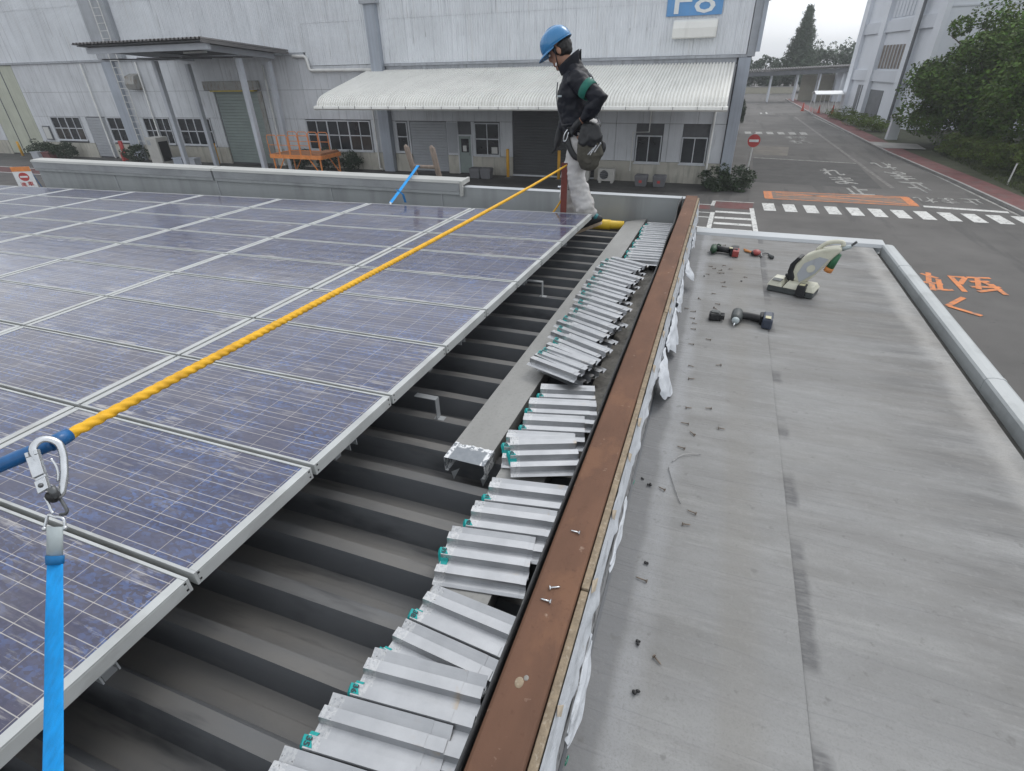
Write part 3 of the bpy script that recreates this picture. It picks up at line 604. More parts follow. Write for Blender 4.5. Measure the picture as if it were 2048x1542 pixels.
MB().box(-48.9, -48.15, FY - .08, FY + .0, 1.15, 2.1).build('notice_board', 'trim_dark', fac); MB().box(-48.82, -48.23, FY - .1, FY - .085, 1.22, 2.02).build('notice', 'paper', fac)
# shutters and doors
def shutter(name, x0, x1, z0, z1, mt, n_, y=.05):
    o = MB().box(x0, x1, FY + y + .02, FY + .125, z0, z1).build(name, mt, fac); h = (z1 - z0) / n_
    for i in range(n_):
        MB().prism([(x0 + .03, FY + y + .018, z0 + i * h + .008), (x0 + .03, FY + y - .012, z0 + i * h + .02), (x0 + .03, FY + y - .012, z0 + (i + 1) * h - .02), (x0 + .03, FY + y + .018, z0 + (i + 1) * h - .008)], (0, 0, 0), (x1 - x0 - .06, 0, 0)).build('slat', mt, o)
    return o
shutter('roller_shutter', -17.12, -14.8, .08, 2.68, 'grey_shutter', 18); shutter('roller_shutter', -43.88, -41.87, .1, 2.7, 'grey_shutter', 14)
shutter('roller_shutter', -10.83, -6.27, .1, 3.6, 'dark_shutter', 26); shutter('roller_shutter', -31.0, -27.55, .1, 4.3, 'green_shutter', 24)
MB().box(-10.85, -6.25, FY - .02, FY + .03, .02, .1).build('threshold', 'win_frame', fac)
gt = MB().box(-53.85, -49.65, FY + .03, FY + .12, .1, 6.03).build('sliding_gate', 'beige_gate', fac)
for x in (-52.5, -51.1): MB().box(x, x + .06, FY - .0, FY + .028, .1, 6.0).build('gate_rib', 'trim_dark', gt)
MB().box(-31.45, -27.2, FY - .35, FY + .0, 4.33, 4.83).build('shutter_box', 'shutter_box', fac, bevel=.03)
MB().box(-31.0, -27.5, FY - .33, FY - .02, 4.26, 4.325).build('yellow_edge', 'yellow_strip', fac)
MB().box(-27.53, -27.2, FY - .06, FY + .1, .0, 4.25).build('shutter_guide', 'shutter_box', fac)
dr = MB().box(-14.04, -13.32, FY + .0, FY + .12, .06, 1.98).build('door', 'green_shutter', fac)
MB().box(-13.92, -13.45, FY - .012, FY - .003, 1.15, 1.85).build('door_window', 'pane', dr); MB().box(-13.82, -13.6, FY - .02, FY - .014, 1.2, 1.5).build('notice', 'paper', dr)
MB().tube([(-13.42, FY - .06, 1.0), (-13.42, FY - .06, 1.12)], .02, 6).build('handle', 'chrome', dr)
for a, b, c, d in ((-14.12, -14.05, .04, 2.06), (-13.31, -13.24, .04, 2.06), (-14.05, -13.31, 1.99, 2.06)): MB().box(a, b, FY - .03, FY + .1, c, d).build('door_frame', 'win_frame', fac)
MB().box(-14.75, -14.15, FY + .0, FY + .028, 1.1, 2.66).build('vent_panel', 'grey_shutter', fac)
# wall hood, louvre hood and sign
MB().prism([(-37.9, FY + .0, 5.35), (-37.9, FY - .45, 5.2), (-37.9, FY - .6, 4.75), (-37.9, FY - .5, 4.45), (-37.9, FY + .0, 4.4)], (0, 0, 0), (.85, 0, 0)).build('vent_hood', 'shutter_box', fac, bevel=.03)
MB().prism([(-3.0, FY - .03, 6.9), (-3.0, FY - .3, 6.82), (-3.0, FY - .42, 6.55), (-3.0, FY - .42, 6.17), (-3.0, FY - .03, 6.17)], (0, 0, 0), (1.88, 0, 0)).build('louvre_hood', 'awning', fac, bevel=.05)
sg = MB().box(-3.38, -1.03, FY - .07, FY - .03, 7.02, 8.25).build('building_sign', 'sign_blue', fac)
text_obj('lettering', 'F8', 'sign_white', sg, (-2.2, FY - .075, 7.55), (1, 0, 0), (0, 0, 1), 1.72, .92, .012, .0)
# ---- awning
aw = ((29.36, 5.17), (27.9, 4.83), (26.4, 4.5), (25.4, 4.27), (24.95, 4.15), (24.68, 4.03), (24.52, 3.88), (24.46, 3.7))
prof = []
n_rib = 138; p_ = (19.4 - .15) / n_rib
xs = []
for i in range(n_rib):
    x = -19.4 + i * p_
    xs += [(x, 0), (x + p_ * .38, 0), (x + p_ * .5, 1), (x + p_ * .88, 1)]
xs.append((-.15, 0))
mb = MB(); N = len(xs)
for j, (y, z) in enumerate(aw):
    a = aw[min(j + 1, len(aw) - 1)]; b = aw[max(j - 1, 0)]; d = Vector((0, a[0] - b[0], a[1] - b[1])).normalized(); nrm = Vector((0, d.z, -d.y))
    if nrm.z < 0 and j < 5: nrm = -nrm
    if j >= 5 and nrm.y > 0: nrm = -nrm
    mb.v += [(x, y + nrm.y * .06 * h, z + nrm.z * .06 * h) for x, h in xs]
for j in range(len(aw) - 1): mb.f += [(j * N + i, j * N + i + 1, (j + 1) * N + i + 1, (j + 1) * N + i) for i in range(N - 1)]
awn = mb.build('awning', 'awning', fac, solid=.01)
MB().prism([(-19.45, 24.44, 3.78), (-19.45, 24.3, 3.76), (-19.45, 24.28, 3.66), (-19.45, 24.36, 3.6), (-19.45, 24.46, 3.62)], (0, 0, 0), (19.35, 0, 0)).build('eaves_gutter', 'awning', awn)
for k in range(21): MB().box(-18.9 + .93 * k, -18.885 + .93 * k, 24.262, 24.28, 3.66, 3.77).build('gutter_bracket', 'joint', awn)
for k in range(9): MB().prism([(-18.6 + 2.28 * k, 29.2, 4.6), (-18.6 + 2.28 * k, 29.2, 5.0), (-18.6 + 2.28 * k, 24.7, 3.86), (-18.6 + 2.28 * k, 24.7, 3.74)], (0, 0, 0), (.08, 0, 0)).build('awning_bracket', 'trim', awn)
# ---- porch canopy
po = thing('porch_canopy', 'dark flat porch canopy on four grey steel posts before green shutter', 'canopy', (-28.5, 27, 0))
def cz(y): return 6.72 + (y - 23.2) * (6.26 - 6.72) / 6.0
mb = MB(); xs = []; n_ = 34; p_ = 9.1 / n_
for i in range(n_):
    x = -33.48 + i * p_; xs += [(x, 0), (x + p_ * .4, 0), (x + p_ * .52, .075), (x + p_ * .88, .075)]
xs.append((-24.38, 0)); N = len(xs)
mb.add([(x, 23.2, cz(23.2) + h) for x, h in xs] + [(x, 29.2, cz(29.2) + h) for x, h in xs], [(i, i + 1, N + i + 1, N + i) for i in range(N - 1)])
mb.build('roof_sheet', 'canopy', po, solid=.015)
MB().hexa([(-33.3, 23.35, cz(23.35) - .09), (-24.5, 23.35, cz(23.35) - .09), (-24.5, 29.1, cz(29.1) - .09), (-33.3, 29.1, cz(29.1) - .09), (-33.3, 23.35, cz(23.35) - .05), (-24.5, 23.35, cz(23.35) - .05), (-24.5, 29.1, cz(29.1) - .05), (-33.3, 29.1, cz(29.1) - .05)]).build('soffit', 'canopy_under', po)
MB().hexa([(-24.47, 23.22, 6.56), (-24.38, 23.22, 6.56), (-24.38, 29.18, 6.1), (-24.47, 29.18, 6.1), (-24.47, 23.22, 6.7), (-24.38, 23.22, 6.7), (-24.38, 29.18, 6.24), (-24.47, 29.18, 6.24)]).build('verge_trim', 'canopy', po)
for x in (-31.45, -25.3):
    MB().hexa([(x - .1, 23.9, 6.28), (x + .1, 23.9, 6.28), (x + .1, 28.9, 5.9), (x - .1, 28.9, 5.9), (x - .1, 23.9, 6.55), (x + .1, 23.9, 6.55), (x + .1, 28.9, 6.17), (x - .1, 28.9, 6.17)]).build('beam', 'beam_steel', po)
    for y in (26.2, 28.4): MB().box(x - .13, x + .13, y - .13, y + .13, 0, cz(y) - .55).build('post', 'beam_steel', po, bevel=.02)
MB().box(-33.2, -24.6, 23.72, 23.88, 6.28, 6.56).build('front_beam', 'beam_steel', po)
for x in (-32.5, -29.9, -28.3, -26.8): MB().box(x, x + .1, 23.9, 28.8, 6.0, 6.05).build('purlin', 'canopy_under', po)
MB().box(-28.2, -26.6, 25.4, 25.5, 6.2, 6.28).build('strip_lamp', 'white_pipe', po)

# ================================================================== OTHER GROUND THINGS
def bollard(x, y, h, label):
    t = thing('bollard', label, 'bollard', (x, y, 0), 'yellow bollards before the factory')
    MB().lathe([(.085, 0), (.085, h - .03), (.07, h - .005), (.03, h)], (x, y, 0), 12).build('post', 'yellow_post', t, True)
    MB().box(x - .15, x + .15, y - .15, y + .15, .004, .03).build('base_plate', 'trim_dark', t)
for x, y, h, l in [(-55.2, 28.6, 1.05, 'yellow bollard left of the beige gate at the far left edge'), (-51.4, 28.6, 1.05, 'yellow bollard at the right of the beige gate beside the bushes'), (-31.75, 28.9, 1.3, 'yellow bollard left of the green porch shutter'), (-27.75, 28.9, 1.4, 'yellow bollard right of the green shutter behind the orange platform'), (-10.95, 28.9, 1.45, 'yellow bollard left of the dark shutter under the white awning'), (-8.06, 28.9, 1.45, 'yellow bollard standing behind the red post in front of the dark shutter')]: bollard(x, y, h, l)
# orange work platform
pf = thing('work_platform', 'orange steel work platform with guard rails beside the factory windows', 'platform', (-22.3, 26.4, 0))
X0, X1, Y0, Y1, ZD = -24.2, -20.7, 25.7, 27.4, 1.2
MB().box(X0, X1, Y0, Y1, ZD, ZD + .04).build('deck', 'worn_board', pf)
for a, b, c, d in ((X0, X1, Y0 - .05, Y0), (X0, X1, Y1, Y1 + .05), (X0 - .05, X0, Y0, Y1), (X1, X1 + .05, Y0, Y1)): MB().box(a, b, c, d, ZD - .14, ZD + .06).build('edge_beam', 'orange_paint', pf)
for x in (X0 + .15, X1 - .15):
    for y in (Y0 + .05, Y1 - .05):
        MB().tube([(x, y, ZD - .1), (x, y, 0)], .045, 8).build('leg', 'orange_paint', pf)
        s_ = 1 if x < -22 else -1
        MB().tube([(x, y, .1), (x + s_ * .75, y, ZD - .12)], .035, 6).build('brace', 'orange_paint', pf)
for k in range(4):
    x = X0 + .02 + k * .72
    for y in (Y0, Y1):
        MB().tube([(x, y, ZD), (x, y, ZD + .95), (x + .06, y, ZD + 1.05), (x + .58, y, ZD + 1.05), (x + .66, y, ZD + .95), (x + .66, y, ZD)], .022, 6).build('guard_rail', 'orange_paint', pf)
for y in (Y0, Y1): MB().tube([(X0, y, ZD + .55), (X0 + 2.8, y, ZD + .55)], .016, 6).build('mid_rail', 'orange_paint', pf)
MB().box(X0 + 2.7, X1 - .05, Y0 + .1, Y1 - .05, ZD + .045, ZD + .16).build('raised_step', 'worn_board', pf)
# bushes
def bush(x, y, r, h, label, name='round_bush', n_=2600, mat='leaf_bush', grp='clipped bushes along the factory'):
    t = thing(name, label, 'bush', (x, y, 0), grp)
    pts = crown_pts((x, y, h * .55), (r, r, h * .5), n_, 30, .35, .5); pts[:, 2] = np.maximum(pts[:, 2], .02)
    link('foliage', leaf_mesh(pts, .1), mat, t)
    MB().tube([(x, y, 0), (x + .03, y, h * .6)], [.05, .03], 6).build('stem', 'bark', t)
for x, y, r, h, l in [(-48.6, 28.4, .9, 1.15, 'leftmost dark round bush by the beige gate'), (-47.2, 28.3, .8, 1.1, 'second dark bush from the left below the left window'), (-46.0, 28.3, .85, 1.1, 'third dark bush from the left below the left window'), (-38.4, 28.2, .75, 1.1, 'dark round bush left of the outdoor unit'), (-36.3, 28.5, .55, 1.0, 'small dark bush just left of the outdoor unit'), (-22.6, 28.5, .75, 1.2, 'dark round bush behind the orange platform'), (-21.0, 28.7, .62, 1.0, 'dark ball shaped bush right of the orange platform'), (-24.4, 28.5, .7, 1.1, 'dark bush behind the left end of the orange platform')]: bush(x, y, r, h, l)
t = thing('shrub', 'low dark spreading shrub at the factory corner beside the no-entry sign', 'bush', (.5, 28.6, 0))
pts = np.concatenate([crown_pts((-.0, 28.3, .45), (.75, .7, .6), 2600, 24, .4, .4), crown_pts((.9, 28.4, .55), (.7, .7, .65), 2600, 24, .4, .4)]); pts[:, 2] = np.maximum(pts[:, 2], .02)
link('foliage', leaf_mesh(pts, .11), 'leaf_bush', t); MB().tube([(.4, 28.4, 0), (.5, 28.4, .5)], [.06, .03], 6).build('stem', 'bark', t)
for x, y, l in [(-12.62, 28.3, 'grey plastic tub left of its pair beside the office door'), (-11.98, 28.3, 'grey plastic tub right of its pair beside the office door'), (-3.6, 28.2, 'grey tub with red mark, left of two below the small windows'), (-2.72, 28.25, 'grey tub with red mark, right of two below the small windows')]:
    t = thing('storage_tub', l, 'tub', (x, y, 0), 'grey tubs along the wall')
    MB().hexa([(x - .26, y - .2, .01), (x + .26, y - .2, .01), (x + .26, y + .2, .01), (x - .26, y + .2, .01), (x - .32, y - .26, .48), (x + .32, y - .26, .48), (x + .32, y + .26, .48), (x - .32, y + .26, .48)]).build('tub', 'grey_box', t, bevel=.03)
    MB().hexa([(x - .34, y - .28, .482), (x + .34, y - .28, .482), (x + .34, y + .28, .482), (x - .34, y + .28, .482), (x - .28, y - .22, .56), (x + .28, y - .22, .56), (x + .28, y + .22, .56), (x - .28, y + .22, .56)]).build('lid', 'grey_box', t, bevel=.03)
    if x > -5: MB().box(x - .08, x + .06, y - .258, y - .252, .2, .32).build('red_mark', 'sign_red', t)
def outdoor_unit(x, y, w_, d, h, label, fan=True, base=.1):
    t = thing('outdoor_unit', label, 'air conditioner', (x, y, 0), 'outdoor air conditioning units')
    MB().box(x - w_ / 2, x + w_ / 2, y, y + d, base, base + h).build('casing', 'ac_white', t, bevel=.02)
    for s_ in (-1, 1): MB().box(x + s_ * w_ * .36 - .06, x + s_ * w_ * .36 + .06, y - .02, y + d + .02, 0.01, base - .002).build('foot', 'ac_white', t)
    if fan:
        MB().prism([(x - w_ * .12 + .22 * math.cos(a * math.pi / 8), y - .012, base + h * .5 + .22 * math.sin(a * math.pi / 8)) for a in range(16)], (0, 0, 0), (0, .008, 0)).build('fan_grille', 'black', t)
        for k in range(4): MB().box(x - w_ * .12 - .21, x - w_ * .12 + .21, y - .022, y - .014, base + h * .5 - .16 + .1 * k, base + h * .5 - .145 + .1 * k).build('grille_bar', 'trim', t)
outdoor_unit(-5.45, 28.55, .85, .32, .6, 'white outdoor air conditioner with black fan below the grey wall'); outdoor_unit(-6.75, 28.75, .75, .32, .6, 'white outdoor unit half hidden behind the worker')
t = thing('outdoor_unit', 'tall cream outdoor cooling unit between bush and porch post', 'air conditioner', (-35.2, 27.4, 0), 'outdoor air conditioning units')
MB().box(-35.75, -34.75, 27.2, 28.1, .08, 1.75).build('casing', 'ac_white', t, bevel=.03); MB().box(-34.742, -34.735, 27.3, 28.0, .3, 1.5).build('side_grille', 'black', t)
MB().box(-35.8, -34.7, 27.15, 28.15, .01, .075).build('foot', 'plinth', t); MB().box(-35.6, -35.3, 27.188, 27.196, 1.3, 1.6).build('badge', 'trim', t)
t = thing('fire_extinguisher', 'red extinguisher stand leaning by the grey pilaster', 'extinguisher', (-40.2, 28.7, 0))
MB().box(-40.35, -40.05, 28.65, 28.75, .05, 1.3).build('sign_plate', 'sign_red', t); MB().lathe([(.1, 0.01), (.1, .45), (.04, .55), (.03, .6)], (-40.2, 28.5, 0), 10).build('cylinder', 'sign_red', t)
for x, l, mt in ((-47.8, 'grey planter box under the leftmost bush', 'wall_grey'), (-46.6, 'pinkish planter block under the second bush', 'red_paving'), (-33.6, 'blue grey crate by the porch posts', 'pilaster'), (-32.5, 'second crate by the porch posts with pink label', 'wall_grey')):
    t = thing('planter_box', l, 'planter', (x, 27.6, 0)); MB().box(x - .4, x + .4, 27.35, 27.85, .01, .5).build('box', mt, t, bevel=.02); MB().box(x - .43, x + .43, 27.32, 27.88, .502, .56).build('rim', mt, t)
# no-entry road sign
t = thing('road_sign', 'round red no entry sign on white pole at factory corner', 'sign', (1.4, 32.8, 0))
MB().tube([(1.38, 32.85, 0), (1.43, 32.85, 2.0)], .045, 8).build('pole', 'white_pipe', t)
dk = MB().prism([(1.43 + .31 * math.cos(a * math.pi / 12), 32.79, 1.66 + .31 * math.sin(a * math.pi / 12)) for a in range(24)], (0, 0, 0), (0, .015, 0)).build('disc', 'sign_red', t)
MB().box(1.2, 1.66, 32.775, 32.786, 1.6, 1.72).build('white_bar', 'sign_white', dk)
# banner sign on the street at the far left
t = thing('banner_sign', 'white street sign with orange top, red disc and red characters at far left', 'sign', (-32.6, 17.7, 0))
c0 = Vector((-32.5, 17.7, 0)); xd = Vector((.90, .435, 0)); yd = Vector((0, 0, 1)); nd = xd.cross(yd)
def bpt(a, h, out=0): return c0 + xd * a + yd * h + nd * out
def bpoly(name, pts, mat, out, th=.012, parent=t): return MB().prism([bpt(a, h, out) for a, h in pts], (0, 0, 0), tuple(nd * th)).build(name, mat, parent)
brd = bpoly('board', [(-.45, .0), (.45, .0), (.45, 1.52), (-.45, 1.52)], 'sign_white', 0)
bpoly('orange_header', [(-.45, 1.3), (.45, 1.3), (.45, 1.52), (-.45, 1.52)], 'orange_paint', .014, .004, brd)
dsc = bpoly('disc', [(.24 * math.cos(a * math.pi / 12), 1.05 + .2 * math.sin(a * math.pi / 12)) for a in range(24)], 'sign_red', .014, .004, brd)
bpoly('white_bar', [(-.18, 1.01), (.18, 1.01), (.18, 1.09), (-.18, 1.09)], 'sign_white', .02, .003, brd)
for ch, a, h in (('車', .17, .72), ('両', .17, .46), ('進', -.17, .69), ('入', -.17, .43)): text_obj('character', ch, 'sign_red', brd, bpt(a, h, .014), xd, yd, .27, .22, .004, .02)
for a in (-.4, .4): MB().tube([bpt(a, 1.3, -.02), bpt(a, 0.0, -.45)], .02, 6).build('back_leg', 'tape_blue', t)
# ---- far road side
sb = thing('office_building', 'tall pale office block with dark windows across the road', 'building', (13, 65, 0))
P0, P1 = Vector((11.48, 73.6, 0)), Vector((14.3, 57.0, 0)); d = (P1 - P0); L = d.length; d.normalize(); nn = Vector((-d.y, d.x, 0))
if nn.x > 0: nn = -nn
def sp(a, z, out): return P0 + d * a + nn * out + Vector((0, 0, z))
def sbox(name, a0, a1, z0, z1, o0, o1, mat, par=sb):
    return MB().hexa([sp(a0, z0, o0), sp(a1, z0, o0), sp(a1, z0, o1), sp(a0, z0, o1), sp(a0, z1, o0), sp(a1, z1, o0), sp(a1, z1, o1), sp(a0, z1, o1)]).build(name, mat, par)
sbox('wall', 0, L, 0, 17, -12, 0, 'wall_far')
for a in (0, 5.2, 12.0, L - .9): sbox('pillar', a, a + 1.1, 0, 17, .002, .35, 'wall_far')
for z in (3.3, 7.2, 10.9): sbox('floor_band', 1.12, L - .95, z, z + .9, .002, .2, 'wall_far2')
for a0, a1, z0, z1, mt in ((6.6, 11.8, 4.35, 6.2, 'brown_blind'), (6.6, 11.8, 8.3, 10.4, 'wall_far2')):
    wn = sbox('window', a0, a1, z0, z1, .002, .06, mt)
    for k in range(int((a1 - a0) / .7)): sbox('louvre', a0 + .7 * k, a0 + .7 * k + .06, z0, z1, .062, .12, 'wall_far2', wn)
dd = sbox('doorway', 3.0, 5.1, .05, 2.9, .002, .05, 'trim_dark'); sbox('door_post', 4.0, 4.1, .05, 2.9, .052, .1, 'wall_far2', dd)
sbox('doorway', 6.5, 9.5, .05, 2.6, .002, .05, 'trim_dark')
MB().tube([sp(13.4, 0, .45), sp(13.4, 17, .45)], .12, 8).build('downpipe', 'trim_dark', sb)
MB().box(14.3, 60, 57.0, 58, 0, 17).build('front_wall', 'wall_far', sb)
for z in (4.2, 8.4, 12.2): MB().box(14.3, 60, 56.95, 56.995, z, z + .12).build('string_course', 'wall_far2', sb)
for x in (17.5, 21.5, 26): 
    for z0 in (5.0, 9.2): wq = MB().box(x, x + 2.2, 56.93, 56.99, z0, z0 + 1.9).build('window', 'pane', sb); MB().box(x + 1.07, x + 1.13, 56.9, 56.925, z0, z0 + 1.9).build('mullion', 'win_frame', wq)
t = thing('gate_post', 'short white post at the driveway crossing before the office block', 'post', (11.5, 49.8, 0))
MB().hexa([(11.15, 49.5, 0), (11.85, 49.5, 0), (11.85, 50.1, 0), (11.15, 50.1, 0), (11.2, 49.55, 1.5), (11.8, 49.55, 1.5), (11.8, 50.05, 1.5), (11.2, 50.05, 1.5)]).build('shaft', 'wall_far', t, bevel=.03); MB().box(11.1, 11.9, 49.45, 50.15, 1.502, 1.6).build('cap', 'kerb', t)
t = thing('marker_post', 'thin pale marker post in the grass at the right edge', 'post', (12.77, 32.4, 0)); MB().tube([(12.77, 32.4, 0), (12.8, 32.4, .95)], .035, 8).build('shaft', 'white_pipe', t); MB().tube([(12.8, 32.4, .952), (12.8, 32.4, .99)], .045, 8).build('cap', 'kerb', t)
# covered walkway, bicycle shelter
wk = thing('covered_walkway', 'dark roofed walkway crossing the far end of the road', 'walkway', (8, 95, 0))
mb = MB()
n_ = 46; xs = []
for i in range(n_): x = .9 + i * .32; xs += [(x, 0), (x + .13, 0), (x + .16, .2), (x + .29, .2)]
N = len(xs); mb.add([(x, 93.5, 3.75 + h + (x - 1) * .03) for x, h in xs] + [(x, 97, 3.9 + h + (x - 1) * .03) for x, h in xs], [(i, i + 1, N + i + 1, N + i) for i in range(N - 1)])
mb.build('roof_sheet', 'canopy', wk, solid=.03); MB().hexa([(.9, 93.6, 3.2), (15.6, 93.6, 3.6), (15.6, 94, 3.6), (.9, 94, 3.2), (.9, 93.6, 3.72), (15.6, 93.6, 4.1), (15.6, 94, 4.1), (.9, 94, 3.72)]).build('fascia', 'trim_dark', wk)
for x in (1.4, 4.8, 8.2, 11, 13.8):
    for y in (94.2, 96.6): MB().box(x - .1, x + .1, y - .1, y + .1, 0, 3.25 + (x - 1) * .028).build('post', 'wall_far', wk)
MB().box(9.0, 13.2, 97.2, 97.4, 0, 3.3).build('end_wall', 'cream_wall', wk); MB().box(13.2, 17, 95, 97.3, 0, 4.2).build('store_room', 'wall_far2', wk)
sh = thing('bicycle_shelter', 'low white roofed bicycle shelter with thin posts by the road', 'shelter', (9.8, 74, 0))
MB().prism([(8.4, 72.2, 1.9), (8.4, 74, 2.15), (8.4, 75.8, 1.9), (8.4, 75.8, 1.98), (8.4, 74, 2.23), (8.4, 72.2, 1.98)], (0, 0, 0), (2.7, 0, 0)).build('roof', 'sign_white', sh)
for x in (8.5, 9.4, 10.3, 11.0):
    for y in (72.4, 75.6): MB().tube([(x, y, 0), (x, y, 1.92)], .04, 6).build('post', 'white_pipe', sh)
for x, y, l in ((8.0, 77.6, 'red cone left of the bicycle shelter'), (9.2, 73.2, 'red cone under the bicycle shelter'), (10.6, 73.4, 'red cone at the right end under the bicycle shelter')):
    t = thing('traffic_cone', l, 'cone', (x, y, 0), 'red cones by the shelter'); MB().lathe([(.17, .03), (.15, .1), (.04, .85), (.02, .87)], (x, y, 0), 10).build('cone', 'cone_red', t, True); MB().box(x - .22, x + .22, y - .22, y + .22, 0, .028).build('foot', 'cone_red', t)
t = thing('low_wall', 'low beige boundary wall at the end of the road', 'wall', (5, 118, 0)); MB().box(-4, 10, 118, 118.4, 0, 1.0).build('wall', 'cream_wall', t); MB().box(-4.05, 10.05, 117.95, 118.45, 1.0, 1.12).build('coping', 'kerb', t)
# ---- trees
def tree(name, label, x, y, h, c, r, n_, leaf, mat, k=50, cl=.27, shell=.5, trunk=.16, grp=None, cat='tree'):
    t = thing(name, label, cat, (x, y, 0), grp)
    tr = MB().tube([(x, y, 0), (x + .05, y, h * .25), (x - .05, y + .1, h * .5), (c[0], c[1], h * .8)], [trunk, trunk * .8, trunk * .6, trunk * .25], 8)
    for q in range(7):
        a = q * 2.4; z0 = h * (.25 + .07 * q); e = Vector((c[0] + math.cos(a) * r[0] * .7, c[1] + math.sin(a) * r[1] * .7, min(h * .9, z0 + h * .3)))
        s0 = Vector((x, y, z0)); tr.tube([s0, s0.lerp(e, .5) + Vector((0, 0, .15)), e], [trunk * .45, trunk * .3, trunk * .1], 6)
    tr.build('trunk', 'bark', t, True)
    pts = crown_pts(c, r, n_, k, cl, shell); pts[:, 2] = np.maximum(pts[:, 2], .08)
    link('crown', leaf_mesh(pts, leaf), mat, t); return t
GR = 'evergreen trees right of the road'
tree('evergreen_tree', 'large dense evergreen tree at the right edge, nearest the crossing', 17.2, 38.5, 9.4, (17.4, 38.5, 5.2), (4.9, 4.2, 4.6), 62000, .2, 'leaf_tree', 150, .22, .4, .22, GR)
tree('evergreen_tree', 'dense evergreen tree overhanging the road before the office block', 14.8, 45.5, 7.6, (14.9, 45.5, 3.9), (4.5, 3.8, 3.9), 56000, .2, 'leaf_tree', 140, .22, .4, .2, GR)
tree('evergreen_tree', 'tall evergreen tree behind the other two at the right edge', 20.5, 45.5, 11.5, (20.3, 45.5, 7.0), (5.2, 4.2, 5.0), 50000, .22, 'leaf_olive', 120, .23, .4, .24, GR)
tree('evergreen_tree', 'olive green lower tree at the right edge beside the grass', 17.4, 34.0, 6.4, (17.4, 34.0, 3.0), (3.6, 3.2, 2.9), 40000, .18, 'leaf_olive', 110, .23, .4, .2, GR)
HD = 'low shrubs along the red pavement'
for x, y, r, h, l in [(13.3, 41.6, 1.1, 1.3, 'first low shrub from the driveway crossing'), (13.9, 39.4, 1.2, 1.3, 'second low shrub from the driveway crossing'), (14.3, 37.0, 1.2, 1.3, 'third low shrub from the driveway crossing'), (14.8, 34.4, 1.3, 1.3, 'fourth low shrub from the driveway crossing'), (15.6, 31.2, 1.5, 1.4, 'low shrub nearest the crosswalk at the right edge')]:
    bush(x, y, r, h, l, 'low_shrub', 4200, 'leaf_olive', HD)
for x, y, r, h, l in [(11.3, 55.5, 1.3, 1.0, 'hedge clump before the office block nearest the driveway'), (11.2, 60, 1.5, 1.0, 'middle hedge clump before the office block'), (10.6, 66, 1.6, 1.1, 'hedge clump before the far office pillar'), (.95, 62, .55, 1.6, 'narrow hedge clump along the factory side wall'), (.95, 72, .6, 2.0, 'tall dark hedge clump at the far end of the factory wall')]:
    bush(x, y, r, h, l, 'hedge_clump', 3200, 'leaf_olive' if x > 5 else 'leaf_bush', 'hedge clumps along the road')
# conifer
t = thing('conifer_tree', 'tall pointed conifer at the end of the road', 'tree', (9.6, 122, 0))
cx, cy = 10.1, 122; tr = MB().tube([(cx, cy, 0), (cx, cy, 7), (cx, cy, 13.2)], [.35, .2, .03], 8); pts = []
for q in range(95):
    z = 2.2 + 10.9 * (q / 95) ** .95; rad = (13.4 - z) / 11.2 * 4.1 * random.uniform(.7, 1.12); a = q * 2.399
    e = Vector((cx + math.cos(a) * rad, cy + math.sin(a) * rad, z - .1)); tr.tube([(cx, cy, z - .35), e], [.05, .015], 5)
    n_ = int(90 + rad * 130); u_ = rng.uniform(.15, 1, n_)
    pts.append(np.stack([cx + math.cos(a) * rad * u_, cy + math.sin(a) * rad * u_, z - .35 + .25 * u_], 1) + rng.normal(size=(n_, 3)) * .22)
tr.build('trunk', 'bark', t); link('crown', leaf_mesh(np.concatenate(pts), .36, .35), 'leaf_far', t)
for i, (x, y, h, r) in enumerate([(1.5, 128, 5.2, 2.8), (5.2, 130, 5.6, 3.0), (8, 126, 5.0, 2.6), (14, 128, 7.4, 3.2), (18, 130, 7.6, 3.4), (22, 128, 7.2, 3.4), (-2.5, 130, 5.6, 3), (12, 125, 5.4, 2.6)]):
    tree('distant_tree', ORD[i + 1] + ' tree in the dark tree line behind the walkway', x, y, h, (x, y, h * .55), (r, r, h * .5), 3600, .42, 'leaf_far', 40, .3, .4, .2, 'tree line at the end of the road')
# grass
pts = np.stack([rng.uniform(12.6, 24, 26000), rng.uniform(24, 44, 26000), np.full(26000, .11)], 1); pts = pts[pts[:, 0] > 12.4 - (pts[:, 1] - 30) * .05 + .2]
o = link('grass', leaf_mesh(pts, .22, .2, -.6), 'grass'); tag(o, 'short grass in the planting bed at the right edge', 'grass', kind='stuff')

# ================================================================== OUR ROOF
own = thing('flat_roofed_building', 'low building with folded metal roof, stripped parapet and grey membrane edge', 'building', (-5, 2, 0))
BL = -11.4
def dz(x): return 3.89 + (.0206 * (x + 1.1) if x < -1.1 else 0)
# walls below
MB().box(BL, -.16, 5.53, 5.60, 0, 3.6).build('outer_wall', 'parapet', own); MB().box(BL - .1, BL, -3, 5.60, 0, 3.55).build('outer_wall', 'parapet', own)
MB().box(-.155, -.06, -3, 5.59, 0, 3.45).build('outer_wall', 'parapet', own)
# folded deck: each ridge-valley fold is a part
def deck_profile(k):
    y = 2.56 + .2 * k
    return [(y - .075, 3.802), (y - .03, 3.802), (y + .0, 3.89), (y + .045, 3.89), (y + .075 + .005, 3.802), (y + .125 + .0005, 3.802)]
dk0 = None
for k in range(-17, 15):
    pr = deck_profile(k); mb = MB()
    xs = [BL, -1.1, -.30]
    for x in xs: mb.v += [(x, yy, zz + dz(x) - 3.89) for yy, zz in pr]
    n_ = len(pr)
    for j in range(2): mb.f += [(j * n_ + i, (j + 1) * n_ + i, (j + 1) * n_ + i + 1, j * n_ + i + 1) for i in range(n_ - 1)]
    mb.build('deck_fold', 'deck', own, solid=.0015)
